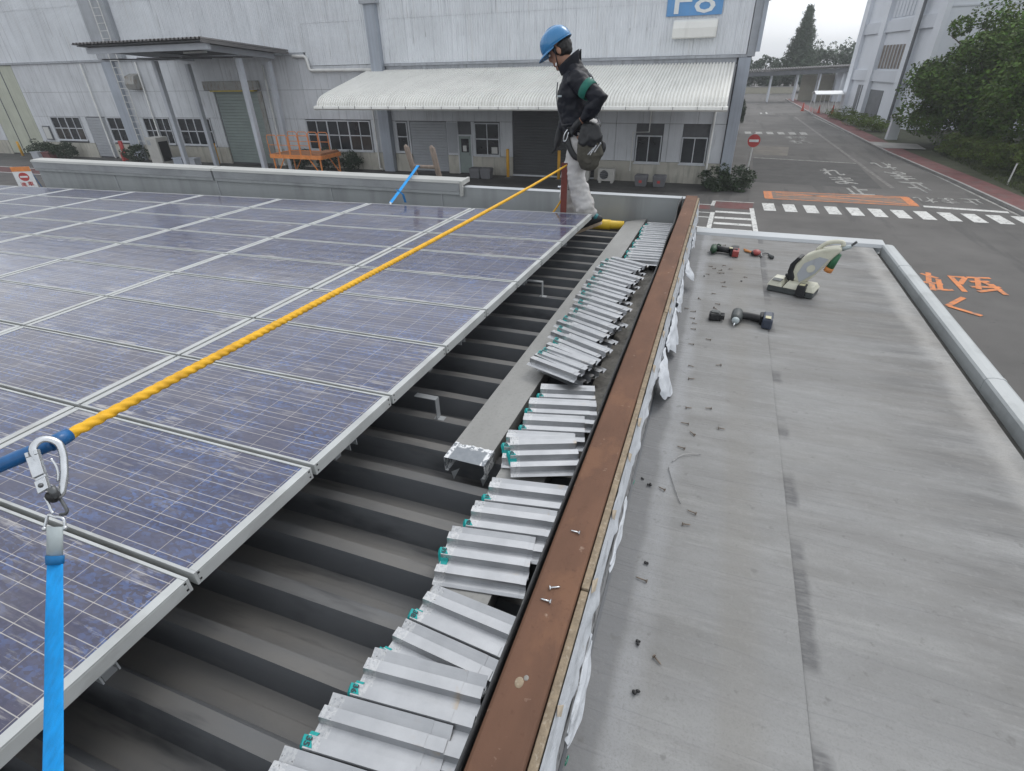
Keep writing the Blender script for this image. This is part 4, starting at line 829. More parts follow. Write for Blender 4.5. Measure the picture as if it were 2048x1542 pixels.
# front parapet
pp = MB().box(-9.72, -.27, 5.52, 5.62, 3.6, 4.16).build('front_parapet', 'parapet', own)
for x in (-8.1, -6.2, -4.4, -2.9, -1.5): MB().box(x, x + .012, 5.512, 5.519, 3.8, 4.155).build('sheet_joint', 'parapet_top', pp)
MB().box(-2.64, -.272, 5.515, 5.625, 4.1605, 4.168).build('top_strip', 'parapet_top', pp)
cp = MB().prism([(-9.76, 5.48, 4.208), (-9.76, 5.495, 4.234), (-9.76, 5.655, 4.242), (-9.76, 5.67, 4.19)], (0, 0, 0), (3.55, 0, 0)).build('coping', 'coping_cream', own)
cp2 = MB().prism([(-6.195, 5.48, 4.208), (-6.195, 5.495, 4.234), (-6.195, 5.655, 4.242), (-6.195, 5.67, 4.19)], (0, 0, 0), (3.55, 0, 0)).build('coping', 'coping_cream', own)
for x0, x1 in ((-9.75, -6.22), (-6.19, -2.66)):
    MB().box(x0, x1, 5.49, 5.514, 4.12, 4.206).build('coping_fascia', 'galv', own); MB().box(x0, x1, 5.495, 5.517, 4.085, 4.118).build('coping_fascia', 'parapet', own)
MB().prism([(-2.64, 5.46, 4.08), (-2.64, 5.46, 4.236), (-2.64, 5.675, 4.247), (-2.64, 5.675, 4.2), (-2.64, 5.50, 4.19), (-2.64, 5.50, 4.08)], (0, 0, 0), (.03, 0, 0)).build('coping_end_cap', 'coping_cream', own)
# rusty beam on the stripped side parapet
bm = MB().box(-.268, -.16, -1.6, 5.62, 4.10, 4.18).build('rusty_beam', 'rust', own, bevel=.008)
MB().ell((-.223, .586, 4.1795), (.010, .013, .003), 14, 8).build('weld_spot', 'chipboard', bm, True)
MB().ell((-.212, .600, 4.1795), (.006, .007, .002), 10, 6).build('weld_spot', 'mortar', bm, True)
MB().box(-.262, -.166, -1.6, 5.60, 3.3, 4.098).build('parapet_core', 'trim_dark', own)
y = -1.6; k = 0
for y1 in (-.05, .868, 1.79, 2.70, 3.61, 4.52, 5.58):
    off = random.uniform(-.002, .002); zt = 4.166 + random.uniform(-.004, .004)
    MB().box(-.158 + off, -.1395 + off, y + .002, y1 - .002, 3.86, zt).build('edge_board', 'chipboard', own, bevel=.002)
    y = y1
MB().box(-.138, -.1285, -1.6, 5.58, 3.852, 4.05).build('mortar_strip', 'dabs', own)
MB().box(-.1275, -.119, -1.6, 5.57, 3.852, 3.868).build('corner_bead', 'trim_dark', own)
# crumpled house wrap
def wrapf(u, v):
    yy = -1.2 + 6.75 * u
    lo = (4.045 if yy < 2.3 else 3.96) + .035 * noise.noise((yy * 2.3, 1.0, 0)) + .02 * noise.noise((yy * 7, 2, 0))
    zz = 4.158 + .006 * noise.noise((yy * 5, 7, 0)) + (lo - 4.158) * v
    x = -.1375 + v * .010 + (.006 * noise.noise((yy * 6, zz * 9, 3)) + .005 * noise.noise((yy * 17, zz * 30, 5))) * (1 + v) + .006 * v
    return (max(x, -.1385 + .003 + .012 * v), yy, zz)
wr = MB().grid(wrapf, 420, 14).build('house_wrap', 'wrap', own, True)
# torn, hanging wrap flaps
FL = [(.60, .86, .022, .05), (2.26, 2.58, .075, .15), (2.64, 3.15, .05, .12), (3.25, 3.7, .032, .1), (3.85, 4.12, .065, .08), (4.6, 5.0, .02, .07), (1.1, 1.4, .012, .03), (.15, .5, .015, .03)]
for q, (ya, yb, out, hang) in enumerate(FL):
    def ff(u, v, ya=ya, yb=yb, out=out, hang=hang, q=q):
        yy = ya + (yb - ya) * u; env = math.sin(math.pi * min(1, max(0, .06 + u * .9))) ** .6
        tear = 1 + .45 * noise.noise((yy * 9, q, 0)) - .35 * abs(u - (.35 + .1 * (q % 3))) * 1.6
        x = -.118 + out * env * v * tear + .012 * noise.noise((yy * 12, v * 3, q)); zz = 4.02 - hang * v * v * env * tear - .015 * v + .012 * noise.noise((yy * 14, v * 4, q + 5))
        return (x, yy - .05 * v * (1 if q % 2 else .4), max(zz, 3.868))
    MB().grid(ff, 26, 10).build('wrap_flap', 'wrap', own, True)
for q in range(16):
    yy = .5 + q * .31 + random.uniform(-.1, .1); s_ = random.uniform(.02, .05)
    MB().add([(-.131, yy, 4.15), (-.126, yy + s_ * .6, 4.125), (-.124, yy + s_, 4.155), (-.134, yy + s_ * .5, 4.168)], [(0, 1, 2, 3)]).build('torn_paper', 'torn_tan', own, solid=.001)
for ch, yy, zz, s_ in (('o', .545, 4.02, .028), ('t', .50, 4.045, .026), ('f', .465, 4.02, .04), ('t', 1.42, 4.07, .02)): text_obj('printed_letter', ch, 'green_ink', own, (-.103, yy, zz), (0, 1, .1), (.25, 0, 1), s_ * .7, s_, .0008, .01)
# wavy rubber upstand left of the beam
def rubf(u, v):
    yy = -1.5 + 7.0 * u; wv = .006 * noise.noise((yy * 1.3, 0, 2)) + (.018 * math.sin(yy * 5.2) * max(0, yy - 3.3) * .4 + .012 * max(0, yy - 3.6) if yy > 3.3 else 0)
    return (-.2755 - .004 * (1 - v) - abs(wv) * .9, yy, 3.93 + .262 * v + .003 * noise.noise((yy * 3, 4, 0)))
MB().grid(rubf, 220, 4).build('rubber_upstand', 'rubber', own, True, solid=.003)
MB().box(-.31, -.2705, -1.6, 5.5, 3.85, 3.92).build('kerb_fill', 'rubber', own)
def morf(u, v):
    yy = 1.55 + 3.9 * u; x = -.43 + .12 * v; return (x, yy, 3.905 + .015 * noise.noise((yy * 6, x * 20, 0)) + .012 * v)
MB().grid(morf, 120, 8).build('gutter_mortar', 'mortar', own, True)
# ---- membrane roof of the eaves
WR = [(random.uniform(-2, 5.4), random.uniform(-.09, .03), random.uniform(-.1, 1.0), random.uniform(.3, 1.3), random.uniform(.0012, .0032), random.uniform(.005, .012), random.uniform(0, 99)) for _ in range(46)]
def wrk(x, y):
    h = .0015 * noise.noise((x * 4, y * 4, 0))
    for y0, sl, xa, ln, hh, wd, sd_ in WR:
        dy = y - (y0 + sl * x + .02 * noise.noise((x * 5, sd_, 0)))
        if abs(dy) < .04 and xa < x < xa + ln: h += hh * math.exp(-(dy / wd) ** 2) * math.sin(math.pi * (x - xa) / ln)
    return h
mb = MB().grid(lambda u, v: (-.124 + .566 * u, -2.2 + 7.65 * v, 3.856 + wrk(-.124 + .566 * u, -2.2 + 7.65 * v) + .05 * max(0, .06 - u)), 24, 560)
mr_ = mb.build('membrane_sheet', 'membrane', own, True)
MB().add([(.442, -2.2, 3.8565), (.442, 5.45, 3.8565), (.442, 5.45, 3.8505), (.442, -2.2, 3.8505)], [(0, 1, 2, 3)]).build('membrane_lap_edge', 'trim_dark', mr_)
MB().grid(lambda u, v: (.4425 + .945 * u, -2.2 + 7.65 * v, 3.8505 + wrk(.4425 + .945 * u, -2.2 + 7.65 * v)), 30, 560).build('membrane_sheet', 'membrane', own, True)
MB().box(-.06, 1.387, -2.2, 5.55, 3.62, 3.845).build('eaves_slab', 'parapet', own)
MB().box(1.39, 1.46, -2.2, 5.45, 3.79, 3.80).build('gutter_bed', 'gutter_shadow', own); MB().box(1.4, 1.55, -2.2, 5.55, 3.6, 3.789).build('eaves_fascia', 'parapet', own)
MB().prism([(-.118, 5.44, 3.852), (-.118, 5.46, 3.878), (-.118, 5.60, 3.885), (-.118, 5.63, 3.86), (-.118, 5.63, 3.6), (-.118, 5.56, 3.6), (-.118, 5.56, 3.852)], (0, 0, 0), (1.60, 0, 0)).build('end_lip', 'parapet_top', own)
y = 5.46
for y1 in (4.88, 3.03, 1.2, -.65, -2.2):
    pr_ = [(1.456, 3.80), (1.456, 3.866), (1.464, 3.878), (1.49, 3.884), (1.53, 3.882), (1.547, 3.873), (1.552, 3.86), (1.552, 3.80)]
    MB().prism([(px_, y - .003, pz_) for px_, pz_ in pr_], (0, 0, 0), (0, -(y - y1) + .006, 0)).build('edge_coping', 'lip', own)
    MB().prism([((px_ - 1.504) * 1.045 + 1.504, y1 - .014, pz_ + .0018) for px_, pz_ in pr_], (0, 0, 0), (0, .028, 0)).build('coping_joint', 'lip', own)
    y = y1

# ================================================================== SOLAR PANELS
px0, py0, pz0 = -1.112638, .570074, -1.125507 + 5.3; ptx, pty, pyaw, pay, pax = .020636, -.01067, -.023039, .477131, 1.21
ux = Vector((math.cos(pyaw), math.sin(pyaw), ptx)); uy = Vector((-math.sin(pyaw), math.cos(pyaw), pty)); un = ux.cross(uy).normalized()
PW, PH, FT = 1.195, .462, .044
def frame_mesh():
    mb = MB(); o = FT
    a, b = .016, .009      # lip widths: short sides, long sides
    # long rails
    for y0, y1 in ((0, b), (PH - b, PH)): mb.box(0, PW, y0, y1, -o, 0)
    for x0, x1 in ((0, a + .012), (PW - a - .012, PW)): mb.box(x0, x1, b + .0002, PH - b - .0002, -.006, -.0004)
    for x0, x1 in ((0, .004), (PW - .004, PW)): mb.box(x0, x1, b + .0002, PH - b - .0002, -o, -.0062)
    return mb
pt0 = thing('solar_panel', 'x', 'solar panel')
frm = frame_mesh().build('frame', 'alu', pt0, bevel=.0012)
gl = MB().box(.0285, PW - .0285, .0095, PH - .0095, -.010, -.0035).build('glass', 'glass', pt0)
for y0 in (.010, PH - .016):
    for z0 in (-.012, -.034): MB().box(PW, PW + .0008, y0, y0 + .006, z0, z0 + .006).build('drain_hole', 'black', frm)
MB().box(.03, PW - .03, PH * .5 - .02, PH * .5 + .02, -.04, -.012).build('back_rail', 'trim_dark', pt0)
VIS = {-2: [0], -1: [0, 1], 0: [0, 1], 1: [0, 1, 2], 2: [0, 1, 2, 3], 3: [0, 1, 2, 3], 4: [0, 1, 2, 3, 4], 5: [0, 1, 2, 3, 4, 5], 6: [0, 1, 2, 3, 4, 5, 6], 7: [0, 1, 2, 3, 4, 5, 6, 7], 8: [0, 1, 2, 3, 4, 5, 6, 7, 8]}
first = True
for k in VIS:
    for c in VIS[k]:
        o = pt0 if first else copy_tree(pt0); first = False
        loc = Vector((px0, py0, pz0)) - ux * (pax * (c + 1)) + uy * (pay * k) + un * random.uniform(-.0015, .0015) + ux * .0
        rot = Matrix((ux.normalized(), uy.normalized(), un)).transposed().to_4x4() @ Matrix.Rotation(random.uniform(-.0012, .0012), 4, 'Z')
        o.matrix_basis = Matrix.Translation(loc) @ rot
        tag(o, ('dusty blue solar panel on the open edge, ' if c == 0 else f'dusty solar panel {ORD[c + 1]} in from the open edge, ') + (f'{ORD[k + 3]} row from the camera' if k < 8 else 'last row against the parapet'), 'solar panel', 'solar panels on the roof')
# mounting rails and brackets under the panels
GRR = 'mounting rails under the panels'
for k in range(-1, 9, 2):
    a = Vector((px0, py0, pz0)) + uy * (pay * (k + .5)) - un * .075
    t = thing('mounting_rail', f'steel mounting rail end under the panel edge, {ORD[(k + 3) // 2]} from the camera', 'rail', tuple(a), GRR)
    e0 = a - ux * .05 - Vector((0, 0, .0)); e1 = a - ux * (pax * (len(VIS[k]) + .2))
    mb = MB()
    for yy0, yy1, z0, z1 in ((-.022, .022, -.004, 0), (-.022, -.018, -.03, -.0042), (.018, .022, -.03, -.0042)):
        mb.hexa([e1 + uy * yy0 + un * z0, e0 + uy * yy0 + un * z0, e0 + uy * yy1 + un * z0, e1 + uy * yy1 + un * z0, e1 + uy * yy0 + un * z1, e0 + uy * yy0 + un * z1, e0 + uy * yy1 + un * z1, e1 + uy * yy1 + un * z1])
    mb.build('channel', 'galv', t)
    for q in range(len(VIS[k]) * 2):
        b = a - ux * (.25 + .6 * q); yb = 2.5825 + .2 * round((b.y - 2.5825) / .2)
        MB().box(b.x - .02, b.x + .02, yb - .018, yb + .018, dz(b.x) + .001, b.z - .033).build('stand_off', 'galv', t)
for x, y_, z_ in ((-1.06, 3.29, 4.0), (-1.07, 1.877, 4.0)):
    t = thing('bracket', 'bent steel bracket on the deck below the ' + ('far' if y_ > 2 else 'near') + ' panel edge', 'bracket', (x, y_, 3.9)); yb = 2.5825 + .2 * round((y_ - 2.5825) / .2)
    MB().box(x - .09, x + .02, yb - .016, yb + .016, z_ - .004, z_).build('top_plate', 'galv', t); MB().box(x + .017, x + .0205, yb - .016, yb + .016, 3.892, z_ - .0045).build('leg', 'galv', t); MB().box(x - .0, x + .05, yb - .0165, yb + .0165, 3.8905, 3.8918).build('foot', 'galv', t)

# ================================================================== CHANNEL FLASHINGS
def channel(label, p, yaw, length, wid=.176, hgt=.068, mitre=.0):
    t = thing('channel_flashing', label, 'flashing'); mb = MB(); h = wid / 2
    mb.hexa([(-h, 0, -.0012), (h, 0, -.0012), (h, length + mitre, -.0012), (-h, length, -.0012), (-h, 0, 0), (h, 0, 0), (h, length + mitre, 0), (-h, length, 0)])
    mb.build('top_sheet', 'channel', t)
    for s_, ll in ((-1, length), (1, length + mitre)):
        MB().box(min(s_ * h, s_ * (h - .0012)), max(s_ * h, s_ * (h - .0012)), 0, ll, -hgt, -.0013).build('side_flange', 'channel', t)
        MB().box(min(s_ * (h - .0013), s_ * (h - .014)), max(s_ * (h - .0013), s_ * (h - .014)), 0, ll, -hgt, -hgt + .0012).build('return_lip', 'channel', t)
    t.matrix_basis = Matrix.Translation(p) @ Matrix.Rotation(R_(yaw), 4, 'Z')
    return t
ch = channel('long grey steel channel flashing laid along the roof beside the offcuts', (-.767, 1.452, 3.96), -1.0, 3.88, mitre=.19)
for x in (-.06, .07): 
    o = MB().add([(x, -.0, -.069), (x + .022, .03, -.069), (x + .006, .004, -.11)], [(0, 1, 2)]).build('bent_tab', 'galv', ch, solid=.0012); o.matrix_parent_inverse = Matrix.Identity(4)
channel('near grey steel channel flashing half buried under the offcuts', (-.521, -.35, 3.958), .0, 2.2, .182, .066)

# ================================================================== CORRUGATED OFFCUTS
prof = [(0, .012), (-.012, .007), (-.027, .0015), (-.031, 0), (-.035, .021), (-.062, .021), (-.066, 0), (-.097, 0), (-.101, .021), (-.128, .021), (-.132, 0), (-.163, 0), (-.167, .021), (-.194, .021), (-.198, 0), (-.216, .0), (-.224, -.004)]
def offcut_mesh(L_):
    mb = MB(); n_ = len(prof); mb.add([(x, y, z) for x in (0, L_) for y, z in prof], [(i, i + 1, n_ + i + 1, n_ + i) for i in range(n_ - 1)]); mb.f = [f[::-1] for f in mb.f]; return mb
oc = thing('corrugated_offcut', 'x', 'offcut'); os_ = offcut_mesh(.27).build('sheet', 'offcut', oc, solid=.0011)
MB().tube([(.135, -.008, .0068), (.135, -.0083, .0082)], .0028, 8).build('screw_hole', 'black', oc)
oc2 = thing('corrugated_offcut', 'x', 'offcut'); os2 = os_.copy(); COL.objects.link(os2); os2.parent = oc2
# teal tape over the left end
def tapef(u, v):
    y = -.086 - .078 * u; x = -.009 + .030 * v * (1 - .15 * math.sin(u * 9)) - .004 * math.sin(u * 5) + .012 * (u - .5)
    z = np.interp(-y, [0, .097, .101, .128, .132, .172], [0.0025, .0025, .0232, .0232, .0025, .0025]) - (.012 if v < .2 else 0)
    return (x, y, float(z))
tp0 = MB().grid(tapef, 14, 4).build('tape', 'tape', oc, solid=.0005)
P = []          # x, y of the far left corner, yaw, z
cy_, sy_ = math.cos, math.sin
def row(n_, x, y, yaw, z, pitch=.132, jit=.02, drift=0.):
    out = []
    for k in range(n_):          # from far to near, nested ridge in ridge
        j = random.uniform(-jit, jit) + drift * k; a_ = R_(yaw)
        out.append((x + j * cy_(a_), y - k * pitch / cy_(a_) + j * sy_(a_), yaw + random.uniform(-.25, .25), z + .0017 * k))
    return out[::-1]
P += row(4, -.647, .640, 5.5, 3.9905, jit=.006, drift=-.027) + row(2, -.602, .885, -5, 3.966, jit=.004, drift=-.02)
P += row(3, -.612, 1.385, 9, 3.966, jit=.006, drift=-.016) + [(-.626, 1.605, 21, 3.9945)] + row(4, -.65, 2.09, 13.5, 3.966, jit=.014)
P += [(-.672, 2.385, -20, 4.029)] + row(12, -.648, 4.035, -25, 4.003, jit=.022) + row(9, -.585, 5.30, 2.5, 3.966, jit=.012)
GO = 'corrugated metal offcuts piled along the beam'
under_used = False
OC = [oc] + [copy_tree(oc) for _ in P[1:]]
for i, (x, y, yaw, z_) in enumerate(P):
    o = OC[i]; rt = Matrix.Rotation(R_(yaw), 4, 'Z') @ Matrix.Rotation(R_(.9), 4, 'X')
    o.matrix_basis = Matrix.Translation((x, y, z_)) @ rt @ Matrix.Diagonal((random.uniform(.95, 1.03), 1, 1, 1))
    tag(o, f'corrugated metal offcut with teal tape, {ORD[i + 1]} from the near end of the pile', 'offcut', GO)
    tp = [c_ for c_ in o.children if c_.name.startswith('tape')][0]     # written number on the tape
    me = text_mesh(str(33 + i), .021, .0003, bold=.0006); nm = link('number', me, 'marker', None); nm.parent = tp
    nm.matrix_basis = Matrix.Translation((.006, -.1145, .0243)) @ Matrix.Rotation(R_(-90), 4, 'Z')
    if i % 2 == 0 or i < 9:
        q = oc2 if not under_used else copy_tree(oc2); under_used = True; j = random.uniform(.012, .042)
        q.matrix_basis = Matrix.Translation((x + j * cy_(R_(yaw)), y + j * sy_(R_(yaw)), z_ - .0014)) @ rt
        tag(q, f'untaped corrugated offcut peeking out under the {ORD[i + 1]} taped one from the near end', 'offcut', GO)
    if yaw < -22 and i % 2:
        q = copy_tree(oc2); q.matrix_basis = Matrix.Translation((x + .035, y + random.uniform(-.02, .03), 3.972)) @ Matrix.Rotation(R_(yaw + random.uniform(-2, 2)), 4, 'Z')
        tag(q, f'bottom layer corrugated offcut below the {ORD[i + 1]} taped one from the near end', 'offcut', GO)

# ================================================================== ROPE, HOOK, LANYARD
def rope_mesh(A, B, r, pitch, n=24, step=.004):
    A, B = Vector(A), Vector(B); d = (B - A); L_ = d.length; d.normalize(); u = d.cross(Vector((0, 0, 1))).normalized(); w_ = d.cross(u); N = int(L_ / step); mb = MB()
    sag = Vector((0, 0, -1))
    for i in range(N + 1):
        s_ = L_ * i / N; ph = 2 * math.pi * s_ / pitch; c = A + d * s_ + sag * .012 * math.sin(math.pi * i / N)
        for k in range(n):
            th = 2 * math.pi * k / n; rr = r * (.66 + .38 * abs(math.cos(1.5 * (th - ph))) ** .8)
            mb.v.append(tuple(c + (u * math.cos(th) + w_ * math.sin(th)) * rr))
    for i in range(N): mb.f += [(i * n + k, i * n + (k + 1) % n, (i + 1) * n + (k + 1) % n, (i + 1) * n + k) for k in range(n)]
    return mb
NR = Vector((-.755, .299, 4.893)); ER = Vector((-1.28, 4.84, 4.535)); LR = Vector((-.7665, .272, 4.8915))
rp = thing('safety_rope', 'taut yellow twisted safety rope stretched diagonally across the panels', 'rope', tuple(NR))
dr_ = (ER - NR).normalized()
rope_mesh(NR, ER, .0074, .058).build('rope', 'rope', rp, True)
LP = [tuple(NR + dr_ * .004), (-.772, .284, 4.888), (-.7865, .2704, 4.8829), (-.795, .2585, 4.8805), (-.8005, .25, 4.8795)]
MB().tube(smoothp(LP), [.0084, .0085, .0086, .0087, .0088, .009, .0092, .0092, .0092, .009, .009, .0088, .0088, .0088, .0086, .0086, .0084], 14).build('tape_wrap', 'tape_blue', rp, True)
MB().tube([NR, NR + dr_ * .014, NR + dr_ * .026], [.0094, .0098, .0092], 14).build('tape_wrap', 'tape_blue', rp, True)
rope_mesh((-.797, .255, 4.880), (-.86, .16, 4.862), .0088, .062).build('rope', 'rope', rp, True)
rope_mesh((-1.30, 4.93, 4.30), (-1.42, 4.93, 4.10), .0085, .05).build('rope_tail', 'rope', rp, True)
hk = thing('safety_hook', 'large polished steel safety hook clipped on the rope', 'hook', (-.735, .27, 4.86))
LV = [Vector(p) for p in [(-0.7547, 0.2724, 4.8999), (-0.7411, 0.2802, 4.9039), (-0.7194, 0.2612, 4.8621), (-0.7299, 0.2533, 4.856)]]
back = cb * -.006
n1 = (LV[1] - LV[0]); dn = (LV[3] - LV[0])
def lp(a, b, o=0): return LV[0].lerp(LV[1], a).lerp(LV[3].lerp(LV[2], a), b) + cb * o
mb = MB()
def plate(a0, a1, b0, b1, o0, o1): mb.hexa([lp(a0, b0, o0), lp(a1, b0, o0), lp(a1, b1, o0), lp(a0, b1, o0), lp(a0, b0, o1), lp(a1, b0, o1), lp(a1, b1, o1), lp(a0, b1, o1)])
plate(0, .3, 0, .12, -.004, .002); plate(.72, 1, 0, .12, -.004, .002); plate(0, 1, .121, .62, -.004, .002); plate(.02, .98, .622, .7, -.005, .0); plate(0, 1, .702, 1, -.004, .002)
mb.build('lever', 'chrome', hk, bevel=.0008)
c_ = lp(.5, .85, .002); MB().ell(tuple(c_), (.003, .003, .003)).build('rivet', 'dark_steel', hk, True)
HOOK2 = [(-.7400, .2745, 4.892), (-.7480, .279, 4.9035), (-.7490, .289, 4.9085), (-.7450, .297, 4.9065), (-.7375, .301, 4.8985), (-.7315, .2970, 4.886), (-.7265, .290, 4.875), (-.7215, .2825, 4.865), (-.7185, .2745, 4.8555), (-.7165, .2675, 4.8485), (-.7195, .262, 4.8455)]
MB().tube(smoothp(HOOK2), .0026, 8, flat=1.7).build('hook', 'chrome', hk, True)
MB().tube(smoothp([(-.7330, .284, 4.8885), (-.7280, .2825, 4.8785), (-.7250, .279, 4.8695), (-.7235, .274, 4.8615)]), .0016, 6).build('gate', 'chrome', hk, True)
MB().ell((-.7215, .2595, 4.848), (.009, .006, .008)).build('pivot_body', 'black', hk, True); MB().tube([(-.7195, .263, 4.862), (-.715, .262, 4.848)], .005, 8).build('gate_cheek', 'dark_steel', hk, True)
MB().tube(smoothp([(-0.7279, 0.2558, 4.8491), (-0.723, 0.2538, 4.8432), (-0.7183, 0.2505, 4.8353), (-0.715, 0.2495, 4.8318)]), .0018, 6).build('link', 'chrome', hk, True)
MB().tube(smoothp([(-0.7199, 0.2651, 4.8432), (-0.7144, 0.2632, 4.8372), (-0.708, 0.2605, 4.8292), (-0.7089, 0.2576, 4.8253), (-0.7152, 0.2546, 4.8245)]), .0022, 6).build('link', 'dark_steel', hk, True)
MB().tube(smoothp([(-0.7198, 0.2354, 4.8169), (-0.7192, 0.241, 4.8252), (-0.7178, 0.2456, 4.8314), (-0.7105, 0.2471, 4.8293), (-0.704, 0.2491, 4.8287), (-0.6986, 0.2492, 4.8257), (-0.696, 0.2448, 4.8174)]), .0018, 8).build('shackle', 'chrome', hk, True)
for p in ((-0.7198, 0.2354, 4.8169), (-0.696, 0.2448, 4.8174)): MB().ell(p, (.003, .003, .003)).build('shackle_eye', 'chrome', hk, True)
ly = thing('lanyard_strap', 'bright blue flat lanyard strap hanging below the safety hook', 'strap', (-.7, .22, 4.79))
def band(name, L_, R__, mat, th, curl=0.):
    mb = MB(); n_ = len(L_)
    for i in range(n_):
        a, b = Vector(L_[i]), Vector(R__[i])
        for s_ in (-1, 1):
            for u in (0, .06, .5, .94, 1): mb.v.append(tuple(a.lerp(b, u) + cb * (th * s_ * (.3 if u in (0, 1) else 1) + curl * (1 - (2 * u - 1) ** 2))))
    for i in range(n_ - 1):
        o = i * 10
        for k in range(4): mb.f += [(o + 5 + k, o + 6 + k, o + 16 + k, o + 15 + k), (o + k + 1, o + k, o + 10 + k, o + 11 + k)]
        mb.f += [(o, o + 5, o + 15, o + 10), (o + 9, o + 4, o + 14, o + 19)]
    mb.f += [(0, 1, 2, 3, 4, 9, 8, 7, 6, 5), tuple(((n_ - 1) * 10 + k) for k in (5, 6, 7, 8, 9, 4, 3, 2, 1, 0))]
    return mb.build(name, mat, ly, True)
STRAP = [((-0.7011, 0.212, 4.7854), (-0.6825, 0.2189, 4.785)), ((-0.6805, 0.1713, 4.73), (-0.6594, 0.179, 4.7296)), ((-0.6459, 0.1219, 4.6724), (-0.6244, 0.1298, 4.6719)), ((-0.6135, 0.0773, 4.6235), (-0.591, 0.0856, 4.623)), ((-0.5699, 0.0308, 4.5842), (-0.5475, 0.039, 4.5837)), ((-.50, -.04, 4.53), (-.478, -.032, 4.5295))]
band('webbing', [a for a, b in STRAP], [b for a, b in STRAP], 'strap', .0011)
band('sleeve', [(-0.7133, 0.2371, 4.8215), (-.7105, .2278, 4.8055), (-0.7077, 0.2185, 4.7896)], [(-0.6956, 0.2433, 4.8206), (-.6926, .2343, 4.805), (-0.6897, 0.2254, 4.7897)], 'sleeve', .0022, .003)
band('folded_end', [(-.7062, .2178, 4.7929), (-.7045, .2150, 4.788), (-.7034, .2126, 4.7838)], [(-.6850, .2249, 4.792), (-.6845, .2225, 4.788), (-.6840, .220, 4.7838)], 'strap_dark', .0032, .002)

# ================================================================== POST, PIPE, STRAP, LADDER
t = thing('red_post', 'red painted steel anchor post holding the far end of the rope', 'post', (-1.31, 4.9, 3.89))
mb = MB(); mb.box(-1.342, -1.284, 4.90, 4.906, 3.893, 4.545); mb.box(-1.342, -1.336, 4.9062, 4.955, 3.893, 4.545); mb.build('angle_bar', 'red_oxide', t)
MB().box(-1.40, -1.22, 4.87, 5.0, 3.8905, 3.8925).build('foot_plate', 'red_oxide', t)
for z_ in (4.5,): MB().tube([(-1.355, 4.895, z_), (-1.335, 4.895, z_)], .006, 8).build('bolt', 'chrome', t)
MB().tube([(-1.375, 4.92, 4.335), (-1.345, 4.92, 4.335)], .01, 8).build('clamp', 'chrome', t); MB().tube([(-1.285, 4.93, 4.335), (-1.23, 4.93, 4.34), (-1.23, 4.93, 4.32), (-1.285, 4.93, 4.315)], .004, 6).build('clamp_handle', 'dark_steel', t)
t = thing('yellow_pipe', 'short yellow pipe lying on the deck before the front parapet', 'pipe', (-.9, 5.25, 3.93))
MB().tube([(-1.12, 5.27, 3.932), (-.80, 5.29, 3.932)], .042, 14).build('pipe', 'yellow_pipe', t, True); MB().tube([(-1.12, 5.27, 3.932), (-.93, 5.282, 3.932)], .049, 14).build('socket', 'yellow_pipe', t, True)
ld = thing('wooden_ladder', 'worn wooden ladder head standing behind the parapet with blue strap', 'ladder', (-3.3, 5.8, 0))
for xa, xb in ((-3.50, -3.41), (-3.165, -3.095)):
    pts_ = [(xa, 5.86, 4.53), (xa + .02, 5.86, 4.5), ((xa + xb) / 2, 5.9, 4.3), (xb, 5.95, 4.0), (xb + .35, 6.5, 0.02)]
    MB().tube(pts_, [.018, .036, .036, .036, .036], 8, flat=.7).build('rail', 'ladder', ld, True)
for q in range(10): 
    z_ = 4.295 - .4 * q; f_ = (4.3 - z_) / 4.3
    MB().tube([(-3.455 + .04 * 0 + .4 * f_, 5.9 + .6 * f_, z_), (-3.13 + .4 * f_, 5.9 + .6 * f_, z_)], .02, 8).build('rung', 'ladder', ld)
st = thing('blue_lashing', 'blue lashing strap tied from the ladder rung to the panels', 'strap', (-3.1, 5.4, 4.3))
def ribbon(pts, wv, name, mat, par):
    mb = MB(); wv = Vector(wv); n_ = len(pts); th = Vector((0, -.0012, .0006))
    for p in pts:
        p = Vector(p); mb.v += [tuple(p - wv - th), tuple(p + wv - th), tuple(p + wv + th), tuple(p - wv + th)]
    for i in range(n_ - 1):
        for k in range(4): mb.f.append((i * 4 + k, i * 4 + (k + 1) % 4, i * 4 + 4 + (k + 1) % 4, i * 4 + 4 + k))
    mb.f += [(3, 2, 1, 0), tuple(n_ * 4 - 4 + k for k in range(4))]; return mb.build(name, mat, par)
ribbon([(-3.37, 5.93, 4.275), (-3.36, 5.88, 4.29), (-3.355, 5.86, 4.315), (-3.29, 5.63, 4.281), (-3.225, 5.38, 4.246), (-3.13, 5.02, 4.193), (-3.05, 4.70, 4.145)], (.016, .005, .0), 'webbing', 'strap', st)
ribbon([(-3.16, 5.02, 4.21), (-3.07, 4.99, 4.17), (-3.05, 4.985, 4.09)], (.012, .002, 0), 'loose_tail', 'strap_dark', st)
MB().tube([(-3.05, 4.70, 4.145), (-3.01, 4.64, 4.135)], .012, 8).build('end_hook', 'chrome', st)

